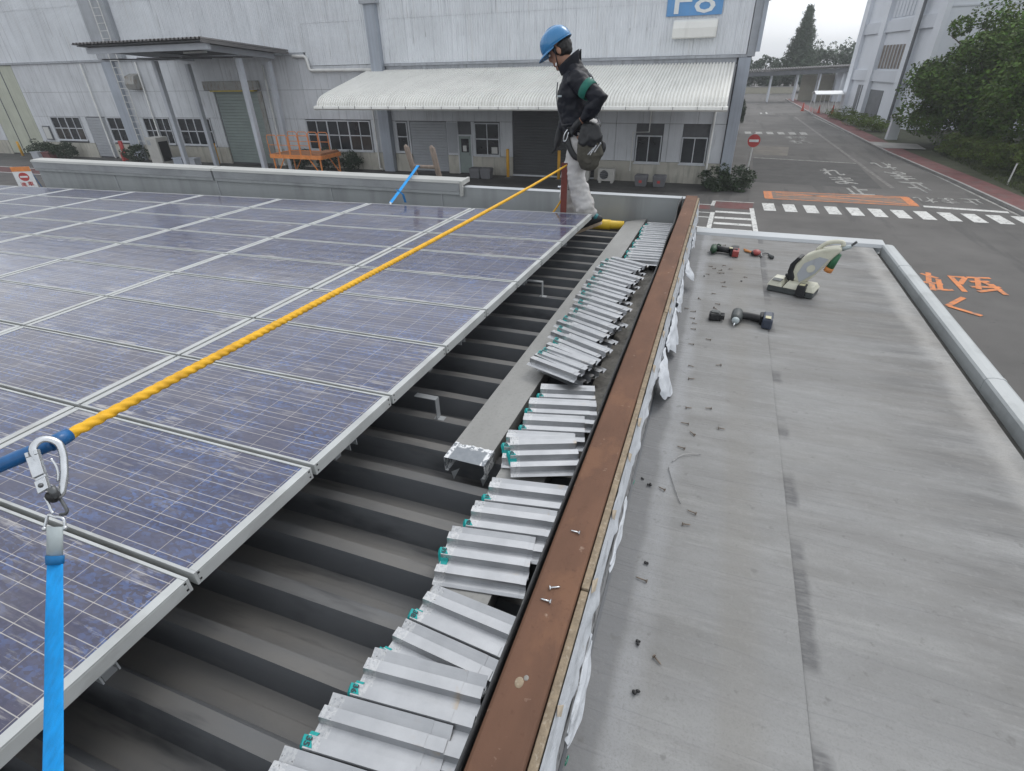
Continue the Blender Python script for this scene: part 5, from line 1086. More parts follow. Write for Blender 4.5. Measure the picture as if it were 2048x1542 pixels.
# ================================================================== WORKER
def fuse(mb, voxel, name, mat, parent, smooth_it=6, wrinkle=0., wscale=14, wstretch=(1, 1, 1), seed=0.):
    me = bpy.data.meshes.new(name); me.from_pydata(mb.v, [], mb.f); me.update()
    bm_ = bmesh.new(); bm_.from_mesh(me); bmesh.ops.recalc_face_normals(bm_, faces=bm_.faces); bm_.to_mesh(me); bm_.free()
    tmp = bpy.data.objects.new('tmp', me); COL.objects.link(tmp)
    md = tmp.modifiers.new('r', 'REMESH'); md.mode = 'VOXEL'; md.voxel_size = voxel; md.use_smooth_shade = True
    ms = tmp.modifiers.new('s', 'SMOOTH'); ms.iterations = smooth_it; ms.factor = .5
    bpy.context.view_layer.update(); dg = bpy.context.evaluated_depsgraph_get()
    out = bpy.data.meshes.new_from_object(tmp.evaluated_get(dg)); bpy.data.objects.remove(tmp); bpy.data.meshes.remove(me)
    if wrinkle:
        ns = [v.normal.copy() for v in out.vertices]
        for v, n_ in zip(out.vertices, ns):
            q = Vector((v.co.x * wstretch[0], v.co.y * wstretch[1], v.co.z * wstretch[2])) * wscale + Vector((seed, seed, seed))
            v.co += n_ * wrinkle * (noise.noise(q) + .5 * noise.noise(q * 2.3))
    return link(name, out, mat, parent, True)
def limb(mb, pts, n=14):     # pts: (x,y,z,ra,rb) with round ends
    c = [Vector(p[:3]) for p in pts]
    for i, p in enumerate(pts): pass
    rings = []; prev = Vector((0, 1, 0))
    for i, p in enumerate(pts):
        t_ = (c[min(i + 1, len(c) - 1)] - c[max(i - 1, 0)]).normalized(); u = (prev - t_ * prev.dot(t_)).normalized(); w_ = t_.cross(u)
        rings.append([c[i] + u * p[4] * math.cos(2 * math.pi * k / n) + w_ * p[3] * math.sin(2 * math.pi * k / n) for k in range(n)])
    mb.add([v for r in rings for v in r], [(i * n + k, i * n + (k + 1) % n, (i + 1) * n + (k + 1) % n, (i + 1) * n + k) for i in range(len(c) - 1) for k in range(n)] + [tuple(range(n))[::-1], tuple(range((len(c) - 1) * n, len(c) * n))])
    for i in (0, -1): mb.ell(c[i], (pts[i][3] * .98, pts[i][4] * .98, min(pts[i][3], pts[i][4]) * .98), 12, 8)
    return mb
pe = thing('person', 'worker in blue helmet, dark jacket and white trousers walking on the roof', 'person', (-1.2, 5.03, 3.89))
YB = 5.04
headrot = Matrix.Rotation(R_(-33), 3, 'Y')      # nod towards -X
HC = Vector((-1.428, YB, 5.405))
def hp(x, y, z): return HC + headrot @ Vector((x, y, z))
body = MB()
body.ell(HC + headrot @ Vector((.012, 0, .03)), (.098, .078, .105), 18, 12, headrot)          # skull
body.ell(hp(-.035, 0, -.055), (.062, .056, .075), 16, 10, headrot)                       # jaw and face
body.ell(hp(-.098, 0, -.02), (.02, .013, .024), 10, 8, headrot)                          # nose
body.ell(hp(-.085, 0, -.078), (.02, .026, .011), 10, 6, headrot)                         # lips
body.ell(hp(-.075, 0, -.113), (.022, .028, .018), 10, 6, headrot)                        # chin
for s_ in (-1, 1): body.ell(hp(.012, s_ * .08, -.02), (.02, .012, .032), 10, 8, headrot)
limb(body, [(-1.375, YB, 5.335, .056, .056), (-1.335, YB, 5.28, .06, .06), (-1.29, YB, 5.22, .075, .075)])
limb(body, [(-1.26, YB, 5.20, .09, .14), (-1.25, YB, 5.0, .11, .14), (-1.2, YB, 4.82, .11, .14), (-1.18, YB, 4.74, .11, .14)])
limb(body, [(-1.23, YB - .16, 5.18, .05, .05), (-1.0, YB - .25, 5.05, .042, .042), (-1.135, YB - .225, 4.915, .03, .03), (-1.18, YB - .2, 4.87, .028, .022)])
limb(body, [(-1.28, YB + .16, 5.18, .05, .05), (-1.35, YB + .2, 4.95, .042, .042), (-1.44, YB + .17, 4.76, .03, .03), (-1.46, YB + .165, 4.70, .028, .02)])
limb(body, [(-1.19, YB - .09, 4.74, .085, .085), (-1.22, YB - .09, 4.4, .055, .055), (-1.09, YB - .08, 4.09, .04, .04)])
limb(body, [(-1.19, YB + .09, 4.74, .085, .085), (-1.33, YB + .09, 4.38, .055, .055), (-1.31, YB + .08, 4.0, .04, .04)])
# hands: palm, four fingers, thumb
def hand(body, base, d, out, curl, sgn, r=.0095):
    base, d, out = Vector(base), Vector(d).normalized(), Vector(out).normalized(); s_ = d.cross(out).normalized()
    body.ell(base + d * .04, (.03, .03, .03), 10, 8)
    for q in range(4):
        off = s_ * (q - 1.5) * .018; L_ = (.07, .078, .074, .058)[q]; p0 = base + d * .055 + off
        p1 = p0 + (d + out * curl * .4).normalized() * L_ * .5; p2 = p1 + (d * (1 - curl) + out * curl).normalized() * L_ * .5
        limb(body, [(*(p0 - d * .03), r * 1.25, r * 1.25), (*p0, r * 1.1, r * 1.1), (*p1, r, r), (*p2, r * .85, r * .85)], 8)
    q0 = base + d * .015 + s_ * sgn * .028; q1 = q0 + (d * .5 + s_ * sgn * .7 + out * .4).normalized() * .035; q2 = q1 + (d + out * .5).normalized() * .03
    limb(body, [(*q0, r * 1.3, r * 1.3), (*q1, r * 1.1, r * 1.1), (*q2, r * .9, r * .9)], 8)
hand(body, (-1.463, YB + .165, 4.70), (-.18, 0, -1), (-1, .1, .1), .45, 1, .007)
hand(body, (-1.185, YB - .2, 4.868), (-.75, .1, -.65), (.1, .6, -.6), .6, -1, .007)
fuse(body, .0072, 'body', 'skin', pe, 3)
for s_ in (-1, 1):
    MB().ell(hp(-.083, s_ * .033, .005), (.009, .013, .009), 10, 8).build('eye', 'sign_white', pe, True); MB().ell(hp(-.0895, s_ * .034, .004), (.004, .006, .006), 8, 6).build('iris', 'black', pe, True)
    MB().tube([hp(-.085, s_ * .015, .028), hp(-.09, s_ * .035, .032), hp(-.078, s_ * .055, .026)], .005, 6).build('eyebrow', 'hair', pe, True)
hair = MB(); hair.ell(hp(.03, 0, .005), (.088, .083, .085), 16, 10, headrot); hair.ell(hp(.055, 0, -.03), (.05, .066, .055), 14, 8, headrot)
for s_ in (-1, 1): hair.ell(hp(-.018, s_ * .070, .01), (.02, .012, .045), 8, 6, headrot)
fuse(hair, .008, 'hair', 'hair', pe, 3, .004, 60)
# helmet: shell, brim, ridge
hm = MB()
def dome(u, v):
    a = 2 * math.pi * u; th = v * math.pi * .5; rx = .134 if math.cos(a) > 0 else .138
    x = rx * math.cos(a) * math.sin(th) ** .75; y_ = .108 * math.sin(a) * math.sin(th) ** .75; z_ = .128 * math.cos(th) ** .85 + .0
    return tuple(hp(x + .002, y_, z_ + .035 + .012 * (math.cos(a) > 0) * math.sin(th) * 0))
hm.grid(dome, 32, 12)
hl = hm.build('helmet', 'helmet', pe, True, solid=.004)
br = MB()
for k in range(33):
    a = math.pi * (.5 + k / 32); w_ = .055 * max(0, -math.cos(a)) ** .6 + .006
    x, y_ = .138 * math.cos(a), .108 * math.sin(a)
    br.v += [tuple(hp(x + .003, y_ * .99, .042)), tuple(hp(x - w_ * .95, y_ * (1 + w_ * .6), .022 - w_ * .12)), tuple(hp(x - w_ * .95, y_ * (1 + w_ * .6), .018 - w_ * .12)), tuple(hp(x + .003, y_ * .99, .034))]
for k in range(32):
    for q in range(4): br.f.append((k * 4 + q, k * 4 + (q + 1) % 4, k * 4 + 4 + (q + 1) % 4, k * 4 + 4 + q))
br.build('brim', 'helmet', hl, True)
MB().tube(smoothp([hp(-.05, 0, .155), hp(0, 0, .168), hp(.06, 0, .155), hp(.11, 0, .115)]), [.010] * 13, 8, flat=2).build('crown_ridge', 'helmet', hl, True)
rim = MB().tube([hp(.136 * math.cos(a) + .002, .109 * math.sin(a), .036) for a in [2 * math.pi * k / 32 for k in range(33)]], .005, 6, cap=False); rim.build('rim', 'helmet', hl, True)
for s_ in (-1, 1): MB().tube(smoothp([hp(-.01, s_ * .088, .03), hp(-.025, s_ * .082, -.03), hp(-.05, s_ * .06, -.09), hp(-.07, s_ * .02, -.128)]), .0045, 6).build('chin_strap', 'black', pe, True)
MB().ell(hp(-.062, -.062, -.085), (.007, .005, .013)).build('strap_buckle', 'sign_white', pe, True)
# jacket
jk = MB()
limb(jk, [(-1.30, YB, 5.265, .085, .095), (-1.27, YB, 5.20, .125, .185), (-1.27, YB, 5.10, .155, .2), (-1.265, YB, 4.98, .150, .19), (-1.235, YB, 4.88, .152, .185), (-1.21, YB, 4.82, .155, .187)], 20)
limb(jk, [(-1.23, YB - .165, 5.19, .078, .075), (-1.12, YB - .23, 5.125, .072, .07), (-1.0, YB - .255, 5.055, .066, .062), (-1.06, YB - .245, 4.985, .062, .058), (-1.125, YB - .225, 4.925, .05, .048)])
limb(jk, [(-1.29, YB + .165, 5.19, .075, .075), (-1.33, YB + .215, 5.06, .068, .068), (-1.36, YB + .21, 4.94, .06, .06), (-1.41, YB + .185, 4.84, .056, .05), (-1.43, YB + .175, 4.79, .048, .045)])
fuse(jk, .0095, 'jacket', 'jacket', pe, 3, .013, 11, (1, 1, 1.5), 3.)
col_ = MB()
def colf(u, v):
    a = math.pi * (.14 + 1.72 * u); flare = .012 * v
    return (-1.315 + (.085 + flare) * -math.cos(a) * -1 + .045 * (1 - v) * 0 - .018 * v, YB + (.078 + flare) * math.sin(a), 5.235 + .105 * v * (1 + .5 * -math.cos(a) * -1) + .02 * (-math.cos(a) * -1))
col_.grid(colf, 28, 5); col_.build('collar', 'jacket', pe, True, solid=.008)
ab = MB()
a0, a1 = Vector((-1.165, YB - .207, 5.150)), Vector((-1.05, YB - .246, 5.083)); dd_ = (a1 - a0).normalized()
ab.tube([a0 + dd_ * .03, a0 + dd_ * .06, a0 + dd_ * .095], [.082, .080, .077], 20, cap=False); abo = ab.build('armband', 'armband', pe, True, solid=.003)
for q in range(7):
    ang = R_(200 + 22 * (q % 4)); p = a0 + dd_ * (.04 + .018 * (q % 3) + .02 * (q // 4)); u_ = dd_.cross(Vector((0, 0, 1))).normalized(); v_ = dd_.cross(u_)
    c1 = p + (u_ * math.cos(ang) + v_ * math.sin(ang)) * .0835; c2 = p + dd_ * .012 + (u_ * math.cos(ang + .28) + v_ * math.sin(ang + .28)) * .0835
    MB().tube([c1, c2], .0045, 5).build('armband_mark', 'sign_white', abo)
MB().box(-1.375, -1.34, YB - .205, YB - .2, 5.065, 5.08).build('chest_emblem', 'sleeve', pe)
# gloves
gv = MB(); limb(gv, [(-1.436, YB + .174, 4.79, .040, .040), (-1.455, YB + .168, 4.735, .040, .032), (-1.466, YB + .165, 4.68, .036, .042)]); hand(gv, (-1.463, YB + .165, 4.70), (-.18, 0, -1), (-1, .1, .1), .45, 1, .0125)
fuse(gv, .006, 'glove', 'tool_black', pe, 2)
gv = MB(); limb(gv, [(-1.172, YB - .208, 4.883, .032, .036), (-1.20, YB - .197, 4.855, .034, .042), (-1.222, YB - .19, 4.835, .03, .042)]); hand(gv, (-1.185, YB - .2, 4.868), (-.75, .1, -.65), (.1, .6, -.6), .6, -1, .0125)
fuse(gv, .006, 'glove', 'tool_black', pe, 2)
zp = [(-1.425, 5.17), (-1.432, 5.08), (-1.422, 4.99), (-1.40, 4.90), (-1.375, 4.84)]
MB().tube(smoothp([(x, YB - .03, z_) for x, z_ in zp]), .005, 6).build('zipper', 'trim_dark', pe, True)
MB().tube([(-1.215 + .157 * math.cos(a), YB + .188 * math.sin(a), 4.853 + .01 * math.sin(3 * a)) for a in [2 * math.pi * k / 28 for k in range(29)]], .014, 8, cap=False).build('jacket_hem', 'jacket', pe, True)
# trousers
tr_ = MB()
limb(tr_, [(-1.205, YB, 4.87, .135, .165), (-1.195, YB, 4.79, .138, .172), (-1.19, YB, 4.72, .12, .16)], 18)
limb(tr_, [(-1.19, YB - .085, 4.74, .118, .092), (-1.205, YB - .09, 4.6, .108, .092), (-1.215, YB - .09, 4.46, .086, .082), (-1.205, YB - .09, 4.38, .082, .080), (-1.165, YB - .085, 4.26, .092, .086), (-1.125, YB - .085, 4.17, .098, .088), (-1.09, YB - .08, 4.125, .084, .078)], 16)
limb(tr_, [(-1.20, YB + .085, 4.74, .115, .09), (-1.26, YB + .09, 4.58, .10, .09), (-1.325, YB + .09, 4.4, .083, .08), (-1.325, YB + .09, 4.22, .09, .085), (-1.315, YB + .08, 4.03, .082, .08)], 16)
fuse(tr_, .0095, 'trousers', 'trousers', pe, 3, .013, 9, (1, 1, 1.8), 9.)
MB().tube([(-1.20 + .152 * math.cos(a), YB + .185 * math.sin(a), 4.835) for a in [2 * math.pi * k / 28 for k in range(29)]], .024, 8, cap=False, flat=.4, up=(0, 0, 1)).build('belt', 'tool_black', pe, True)
MB().tube(smoothp([(-1.30, YB - .16, 4.80), (-1.26, YB - .19, 4.68), (-1.19, YB - .2, 4.60), (-1.10, YB - .18, 4.63)]), .024, 8, flat=.45).build('leg_strap', 'tool_black', pe, True)
MB().tube(smoothp([(-1.285, YB - .175, 4.82), (-1.31, YB - .185, 4.78), (-1.315, YB - .185, 4.73), (-1.29, YB - .185, 4.74), (-1.275, YB - .18, 4.80)]), .006, 6).build('belt_hook', 'chrome', pe, True)
# shoes
def shoe(heel, toe, yc, name='shoe'):
    heel, toe = Vector(heel), Vector(toe); d_ = (toe - heel); L_ = d_.length; d_.normalize(); up = Vector((0, 1, 0)).cross(d_); up = up if up.z > 0 else -up
    s = MB(); P_ = lambda t_, h: heel + d_ * (L_ * t_) + up * h
    def lm(t_, h, ra, rb): q = P_(t_, h); return (q.x, q.y, q.z, ra, rb)
    limb(s, [lm(.06, .055, .05, .036), lm(.28, .06, .052, .04), (lm(.5, .05, .042, .044)), lm(.75, .035, .03, .047), lm(.93, .028, .022, .038)], 14)
    q = P_(.2, .09); limb(s, [(q.x, q.y, q.z, .045, .04), (q.x + up.x * .04, q.y, q.z + up.z * .04, .045, .042)], 12)
    so = fuse(s, .007, name, 'shoe', pe, 3)
    sl = MB(); n_ = 14; top = []; 
    ol = [(t_, wv) for t_, wv in ((0, .028), (.06, .036), (.3, .037), (.5, .040), (.75, .047), (.92, .038), (1.0, .018))]
    lft = [P_(t_, -.002) + Vector((0, wv, 0)) for t_, wv in ol] + [P_(t_, -.002) - Vector((0, wv, 0)) for t_, wv in ol[::-1]]
    sl.prism([tuple(p_) for p_ in lft], (0, 0, 0), tuple(up * .026)); sl.build('sole', 'sole', so)
    q = P_(.1, .08); MB().ell(q, (.03, .043, .03), 12, 8).build('heel_tab', 'teal', so, True)
    a_, b_ = P_(.42, .055), P_(.66, .03); MB().tube(smoothp([a_ + Vector((0, -.046, .012)), a_.lerp(b_, .5) + Vector((0, -.05, -.004)), b_ + Vector((0, -.049, .006))]), .005, 6).build('side_stripe', 'sleeve', so, True)
shoe((-.955, YB - .08, 4.02), (-1.235, YB - .085, 3.897), 0)
shoe((-1.24, YB + .08, 3.897), (-1.51, YB + .085, 3.897), 0)
# tool pouch worn at the hip
tb = thing('tool_pouch', 'black and olive tool pouch hanging on the worker\'s hip', 'bag', (-1.06, 4.8, 4.5))
pb = MB(); limb(pb, [(-1.085, YB - .225, 4.80, .085, .04), (-1.075, YB - .235, 4.72, .105, .055), (-1.065, YB - .24, 4.63, .11, .06), (-1.08, YB - .235, 4.555, .085, .05)], 18)
fuse(pb, .009, 'bag', 'olive', tb, 3, .014, 14)
pf2 = MB(); limb(pf2, [(-1.085, YB - .235, 4.85, .08, .035), (-1.07, YB - .25, 4.78, .105, .05), (-1.06, YB - .255, 4.735, .1, .052)], 16); fuse(pf2, .009, 'flap', 'tool_black', tb, 3, .012, 16)
for x, z_, l in ((-1.02, 4.68, .1), (-.985, 4.70, .09), (-1.04, 4.67, .07)): MB().tube([(x - .03, YB - .305, z_ - l * .4), (x + .02, YB - .31, z_ + l * .4)], .006, 6).build('hand_tool', 'chrome', tb)
MB().ell((-.965, YB - .21, 4.69), (.028, .03, .05), 12, 8).build('side_pocket', 'tool_black', tb, True)
MB().tube([(-1.12, YB - .20, 4.86), (-1.10, YB - .24, 4.90)], .02, 8).build('belt_loop', 'tool_black', tb)

# ================================================================== TOOLS ON THE MEMBRANE
ZL, ZR = 3.858, 3.853
# cordless cutter
ct = thing('cordless_cutter', 'cream and black cordless cutting tool standing on the membrane roof', 'power tool', (.63, 4.1, ZR))
ax_ = Vector((.92, -.33, 0)).normalized(); ay_ = Vector((.33, .92, 0)).normalized(); c0_ = Vector((.635, 4.10, ZR))
def cpn(a, b, z): return tuple(c0_ + ax_ * a + ay_ * b + Vector((0, 0, z)))
def cbox(name, a0, a1, b0, b1, z0, z1, mat, par, ins=0., bev=.006):
    return MB().hexa([cpn(a0, b0, z0), cpn(a1, b0, z0), cpn(a1, b1, z0), cpn(a0, b1, z0), cpn(a0 + ins, b0 + ins, z1), cpn(a1 - ins, b0 + ins, z1), cpn(a1 - ins, b1 - ins, z1), cpn(a0 + ins, b1 - ins, z1)]).build(name, mat, par, bevel=bev)
bs = cbox('base', -.155, .155, -.085, .085, .002, .042, 'tool_grey', ct, .004)
cbox('base_top', -.158, -.055, -.088, .088, .0425, .082, 'cream', bs, .018); cbox('base_top', -.053, .158, -.085, .088, .0425, .078, 'cream', bs, .02)
cbox('control_panel', -.135, -.07, -.082, -.02, .0822, .086, 'tool_grey', bs, .002, .002)
cbox('battery', .04, .105, -.115, -.03, .012, .09, 'tool_black', ct, .006); cbox('battery_label', .055, .09, -.1, -.06, .0902, .092, 'tool_yellow', ct, 0, .0)
# leaning blade housing: a thick disc segment on a neck
lean = R_(52); hx = (ax_ * math.cos(lean) + Vector((0, 0, math.sin(lean)))).normalized() ; hn = ay_.copy()
hc = c0_ + ax_ * -.01 + ay_ * .05 + Vector((0, 0, .07)); hz = hx.cross(hn).normalized()
if hz.x > 0: hz = -hz
def hpt(l, s_, o): return hc + hx * l + hz * s_ * .95 + hn * o * 1.1
MB().tube([hpt(-.02, 0, 0), hpt(.05, .0, 0)], [.075, .05], 14, flat=.7).build('neck', 'tool_black', ct, True)
outl = [(.0, .02), (.03, .065), (.10, .095), (.18, .10), (.26, .075), (.33, .03), (.37, -.005), (.36, -.03), (.29, -.035), (.2, -.05), (.1, -.062), (.03, -.05)]
MB().prism([tuple(hpt(l, s_, -.045)) for l, s_ in outl], (0, 0, 0), tuple(hn * .09)).build('housing', 'cream', ct, bevel=.012)
MB().prism([tuple(hpt(l, s_, -.052)) for l, s_ in ((-.005, .03), (.02, .085), (.07, .118), (.14, .125), (.15, .10), (.09, .09), (.05, .06), (.03, .02), (.0, 0))], (0, 0, 0), tuple(hn * .104)).build('bumper', 'tool_black', ct, bevel=.008)
MB().prism([tuple(hpt(.15 + .03 * math.cos(a), .0 + .025 * math.sin(a), -.0535)) for a in [2 * math.pi * k / 18 for k in range(18)]], (0, 0, 0), tuple(hn * .008)).build('side_cover', 'cream', ct)
MB().prism([tuple(hpt(l, s_, -.0505)) for l, s_ in ((.03, -.03), (.06, .03), (.14, .06), (.24, .03), (.27, -.02), (.15, -.045))], (0, 0, 0), tuple(hn * .005)).build('side_recess', 'trim', ct)
MB().tube(smoothp([hpt(.24, .08, 0), hpt(.32, .075, 0), hpt(.385, .02, 0), hpt(.375, -.01, 0)]), .014, 8).build('handle', 'cream', ct, True)
MB().tube([hpt(.36, -.02, 0), hpt(.41, -.045, 0)], [.018, .012], 8).build('handle_end', 'sleeve', ct, True); MB().tube([hpt(.40, -.04, 0), hpt(.45, -.04, 0)], .008, 6).build('trigger_pin', 'dark_steel', ct)
MB().tube([hpt(.33, -.035, -.02), hpt(.235, -.075, -.02)], [.02, .026], 10).build('green_cap', 'green_cap', ct, True); MB().tube([hpt(.234, -.0755, -.02), hpt(.205, -.088, -.02)], .029, 10).build('orange_ring', 'orange_grip', ct, True)
# impact driver lying on its side
idr = thing('impact_driver', 'black cordless impact driver with yellow label lying on the membrane roof', 'power tool', (.34, 3.42, ZL))
def dv(a, b, z): return (.335 + a, 3.43 + b, ZL + z)
MB().tube([dv(-.075, .055, .033), dv(-.078, .0, .034), dv(-.082, -.04, .032), dv(-.086, -.075, .030)], [.034, .036, .033, .02], 14).build('motor_housing', 'tool_grey', idr, True)
MB().tube([dv(-.086, -.07, .030), dv(-.088, -.09, .030)], [.024, .018], 12).build('nose_ring', 'sleeve', idr, True); MB().tube([dv(-.088, -.09, .03), dv(-.096, -.135, .022)], .0035, 6).build('bit', 'chrome', idr)
MB().tube(smoothp([dv(-.06, .02, .033), dv(-.0, .02, .03), dv(.06, .0, .03), (dv(.085, -.01, .032))]), [.026] * 12 + [.03], 12, flat=.85).build('grip', 'tool_black', idr, True)
MB().tube(smoothp([dv(-.05, .05, .034), dv(-.01, .062, .03), dv(.05, .045, .03), dv(.08, .035, .03)]), .007, 6).build('hook_loop', 'tool_black', idr, True)
MB().hexa([dv(.065, -.085, .001), dv(.125, -.1, .001), dv(.14, .055, .001), dv(.075, .06, .001), dv(.068, -.08, .068), dv(.125, -.09, .07), dv(.138, .05, .07), (dv(.078, .055, .066))]).build('battery', 'tool_navy', idr, bevel=.012)
MB().hexa([dv(.08, -.075, .0705), dv(.112, -.082, .0715), dv(.116, -.04, .0715), dv(.084, -.036, .0705), dv(.08, -.075, .072), dv(.112, -.082, .073), dv(.116, -.04, .073), dv(.084, -.036, .072)]).build('label_plate', 'tool_yellow', idr)
MB().hexa([dv(.055, -.03, .002), dv(.07, -.035, .002), dv(.08, .05, .002), dv(.058, .045, .002), dv(.055, -.03, .06), dv(.07, -.035, .064), dv(.08, .05, .064), dv(.058, .045, .06)]).build('battery_foot', 'tool_black', idr, bevel=.005)
t = thing('spare_battery', 'small black battery pack left of the impact driver', 'battery', (.13, 3.41, ZL))
MB().hexa([(.088, 3.37, ZL + .001), (.165, 3.385, ZL + .001), (.16, 3.455, ZL + .001), (.085, 3.44, ZL + .001), (.092, 3.376, ZL + .05), (.158, 3.388, ZL + .05), (.153, 3.448, ZL + .05), (.09, 3.436, ZL + .05)]).build('case', 'tool_black', t, bevel=.01)
for k in range(3): MB().box(.158, .182, 3.386 + .022 * k, 3.398 + .022 * k, ZL + .012, ZL + .04).build('terminal_rail', 'tool_black', t, bevel=.002)
MB().box(.1, .145, 3.392, 3.43, ZL + .0505, ZL + .056).build('latch', 'tool_grey', t, bevel=.002)
# green and red driver near the far end
gd = thing('green_driver', 'green and black cordless driver with red battery near the far roof edge', 'power tool', (.14, 4.86, ZL))
def gvv(a, b, z): return (.145 + a, 4.875 + b, ZL + z)
MB().tube([gvv(-.085, .07, .035), gvv(-.08, .02, .035), gvv(-.085, -.03, .034), gvv(-.09, -.06, .03)], [.024, .030, .029, .018], 12).build('motor_housing', 'tool_green', gd, True); MB().tube([gvv(-.09, -.05, .03), gvv(-.13, -.075, .02)], .004, 6).build('bit', 'dark_steel', gd)
MB().tube([gvv(-.06, .02, .033), gvv(.0, .015, .032), gvv(.05, .0, .032)], [.028, .026, .028], 10).build('grip', 'tool_black', gd, True)
MB().tube(smoothp([gvv(-.07, .075, .03), gvv(-.05, .1, .05), gvv(-.03, .06, .05)]), .006, 6).build('hook_loop', 'tool_green', gd, True)
MB().hexa([gvv(.045, -.06, .001), gvv(.115, -.075, .001), gvv(.125, .06, .001), gvv(.055, .06, .001), gvv(.05, -.055, .065), gvv(.113, -.068, .068), gvv(.122, .055, .068), gvv(.058, .055, .064)]).build('battery', 'tool_black', gd, bevel=.01)
MB().hexa([gvv(.07, -.082, .002), gvv(.12, -.088, .002), gvv(.124, -.04, .002), gvv(.074, -.04, .002), gvv(.07, -.082, .05), gvv(.12, -.088, .05), gvv(.124, -.04, .0695), gvv(.074, -.04, .0695)]).build('red_panel', 'tool_red', gd, bevel=.004)
MB().box(.185, .212, 4.80, 4.83, ZL + .07, ZL + .074).build('label_plate', 'tool_yellow', gd)
pl = thing('pliers', 'red and orange handled pliers lying beside the green driver', 'pliers', (.38, 4.93, ZL))
MB().tube(smoothp([(.315, 5.02, ZL + .01), (.345, 4.98, ZL + .012), (.375, 4.94, ZL + .014)]), [.008] * 8 + [.011], 8).build('handle', 'orange_grip', pl, True); MB().tube(smoothp([(.32, 4.985, ZL + .01), (.35, 4.955, ZL + .012), (.38, 4.92, ZL + .014)]), [.008] * 8 + [.011], 8).build('handle', 'orange_grip', pl, True)
MB().ell((.41, 4.90, ZL + .026), (.036, .042, .025), 14, 8).build('case', 'tool_red', pl, True); MB().ell((.385, 4.895, ZL + .02), (.02, .03, .018), 10, 8).build('pivot', 'tool_black', pl, True)
wl = thing('wire_snips', 'dark wire snips with grey grip right of the red pliers', 'snips', (.49, 4.9, ZL))
MB().tube(smoothp([(.455, 4.95, ZR + .008), (.48, 4.975, ZR + .01), (.515, 4.96, ZR + .01), (.525, 4.92, ZR + .01)]), .005, 6).build('wire_loop', 'dark_steel', wl, True); MB().tube([(.448, 4.93, ZL + .01), (.452, 4.86, ZR + .01)], .009, 8).build('blade', 'steel_wire', wl); MB().tube([(.515, 4.91, ZR + .014), (.535, 4.845, ZR + .014)], [.012, .018], 10).build('grip', 'tool_grey', wl, True)
# screws and scraps
def screw(x, y, z, ang, L_, mat, label, grp, name='loose_screw'):
    t = thing(name, label, 'screw', (0, 0, 0), grp)
    MB().tube([(0, 0, .0), (L_ * .8, 0, .0), (L_, 0, .0)], [.0023, .0021, .0004], 8).build('shank', mat, t, True)
    MB().tube([(-.0025, 0, 0), (0, 0, 0)], [.0062, .0058], 10).build('head', mat, t)
    t.matrix_basis = Matrix.Translation((x, y, z + .0045)) @ Matrix.Rotation(R_(ang), 4, 'Z') @ Matrix.Rotation(R_(3.5), 4, 'Y'); return t
for x, y, a, l in ((-.2035, 1.032, 175, 'silver screw lying alone on the rusty beam'), (-.2275, .832, 28, 'upper of two silver screws lying close together on the rusty beam'), (-.2165, .794, 178, 'lower of two silver screws lying close together on the rusty beam')): screw(x, y, 4.18, a, .026, 'chrome', l, 'silver screws on the rusty beam')
SC = [(0.015, 2.715), (0.026, 2.57), (0.18, 2.776), (0.035, 2.281), (0.148, 2.312), (0.054, 2.145), (0.188, 2.154), (0.086, 2.066), (0.052, 1.95), (0.0, 1.656), (0.0, 3.497), (-0.07, 3.532), (0.0, 3.375), (-0.004, 3.3), (0.113, 3.083), (0.148, 3.672), (0.021, 2.99), (0.123, 1.563), (0.084, 1.494), (-0.007, 1.2), (0.05, 0.949),
      (0.158, 5.128), (0.118, 5.129), (0.077, 5.13), (0.069, 4.48), (0.152, 4.536), (0.095, 4.438), (0.143, 4.413), (0.201, 4.46), (0.162, 4.341), (0.133, 4.333), (0.053, 4.28), (0.312, 4.294), (0.173, 4.135), (0.158, 4.036), (0.093, 3.868), (0.007, 3.741), (0.018, 3.21), (0.115, 3.6)]
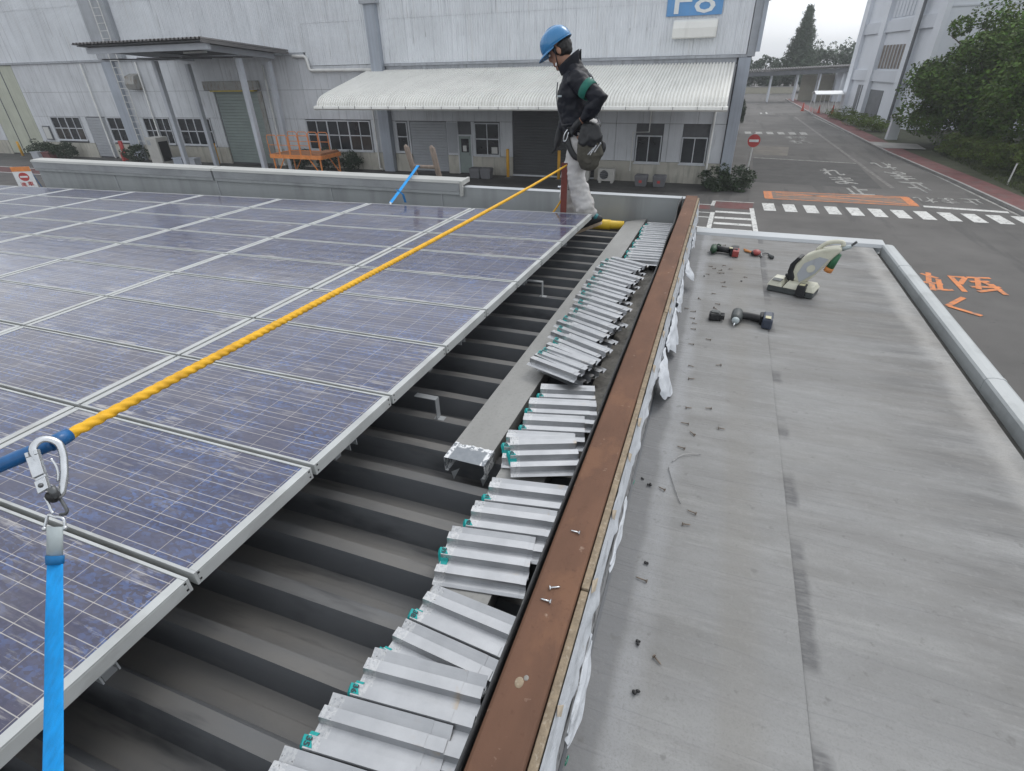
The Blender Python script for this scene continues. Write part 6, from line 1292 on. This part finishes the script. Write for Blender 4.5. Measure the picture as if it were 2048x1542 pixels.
for k_, (x, y) in enumerate(sorted(SC, key=lambda q: q[1])): screw(x, y, ZL, random.choice([170, 195, 10, 160, -40, 130, 185]) + random.uniform(-12, 12), random.uniform(.026, .037), 'screw_rusty', f'small rusty screw loose on the grey membrane, {ORD[k_ + 1]} from the near end', 'rusty screws scattered on the membrane')
def scrap(x, y, s_, l):
    t = thing('dark_scrap', l, 'scrap', (x, y, ZL), 'dark scraps on the membrane'); mb = MB()
    for q in range(4):
        a = random.uniform(0, 6); mb.ell((x + s_ * math.cos(a) * .6, y + s_ * math.sin(a) * .6, ZL + s_ * .5), (s_ * random.uniform(.4, .8), s_ * random.uniform(.4, .8), s_ * .5), 7, 5)
    mb.build('lump', 'black', t)
for x, y, s_, l in ((-.017, 1.271, .008, 'dark scrap nearest the torn flap beside the wall'), (.001, .977, .008, 'small dark lump beside the longest near screw'), (.016, .835, .009, 'dark lump nearest the camera on the membrane'), (-.06, 1.668, .009, 'dark flat scrap below the thin wire'), (-.09, 1.698, .006, 'tiny dark scrap against the wall'), (.02, 4.233, .006, 'tiny dark scrap in the far screw cluster'), (.292, 4.198, .007, 'dark scrap between screw cluster and cutter')): scrap(x, y, s_, l)
for pts_, l in (([(.0, 1.80, ZL + .003), (.03, 1.70, ZL + .004), (.066, 1.60, ZL + .003)], 'straight thin wire piece lying on the membrane'), ([(.01, 1.84, ZL + .003), (.05, 1.90, ZL + .006), (.12, 1.93, ZL + .003)], 'bent thin wire piece beside a rusty screw')):
    t = thing('wire_piece', l, 'wire', (0, 1.8, ZL)); MB().tube(smoothp(pts_), .0016, 6).build('wire', 'steel_wire', t, True)
for c_ in list(bpy.data.objects):
    if c_.type == 'EMPTY' and not c_.children: bpy.data.objects.remove(c_)

hz_ = MB().box(-420, 420, -220, 620, -1, 18.5).build('haze', 'black'); hm_ = bpy.data.materials.new('haze_air'); hm_.use_nodes = True; ht = hm_.node_tree; ht.nodes.clear()
ho = ht.nodes.new('ShaderNodeOutputMaterial'); hv = ht.nodes.new('ShaderNodeVolumePrincipled'); hv.inputs['Color'].default_value = (.93, .96, 1, 1); hv.inputs['Density'].default_value = .0011
ht.links.new(hv.outputs[0], ho.inputs['Volume']); hz_.data.materials.clear(); hz_.data.materials.append(hm_); tag(hz_, kind='stuff')
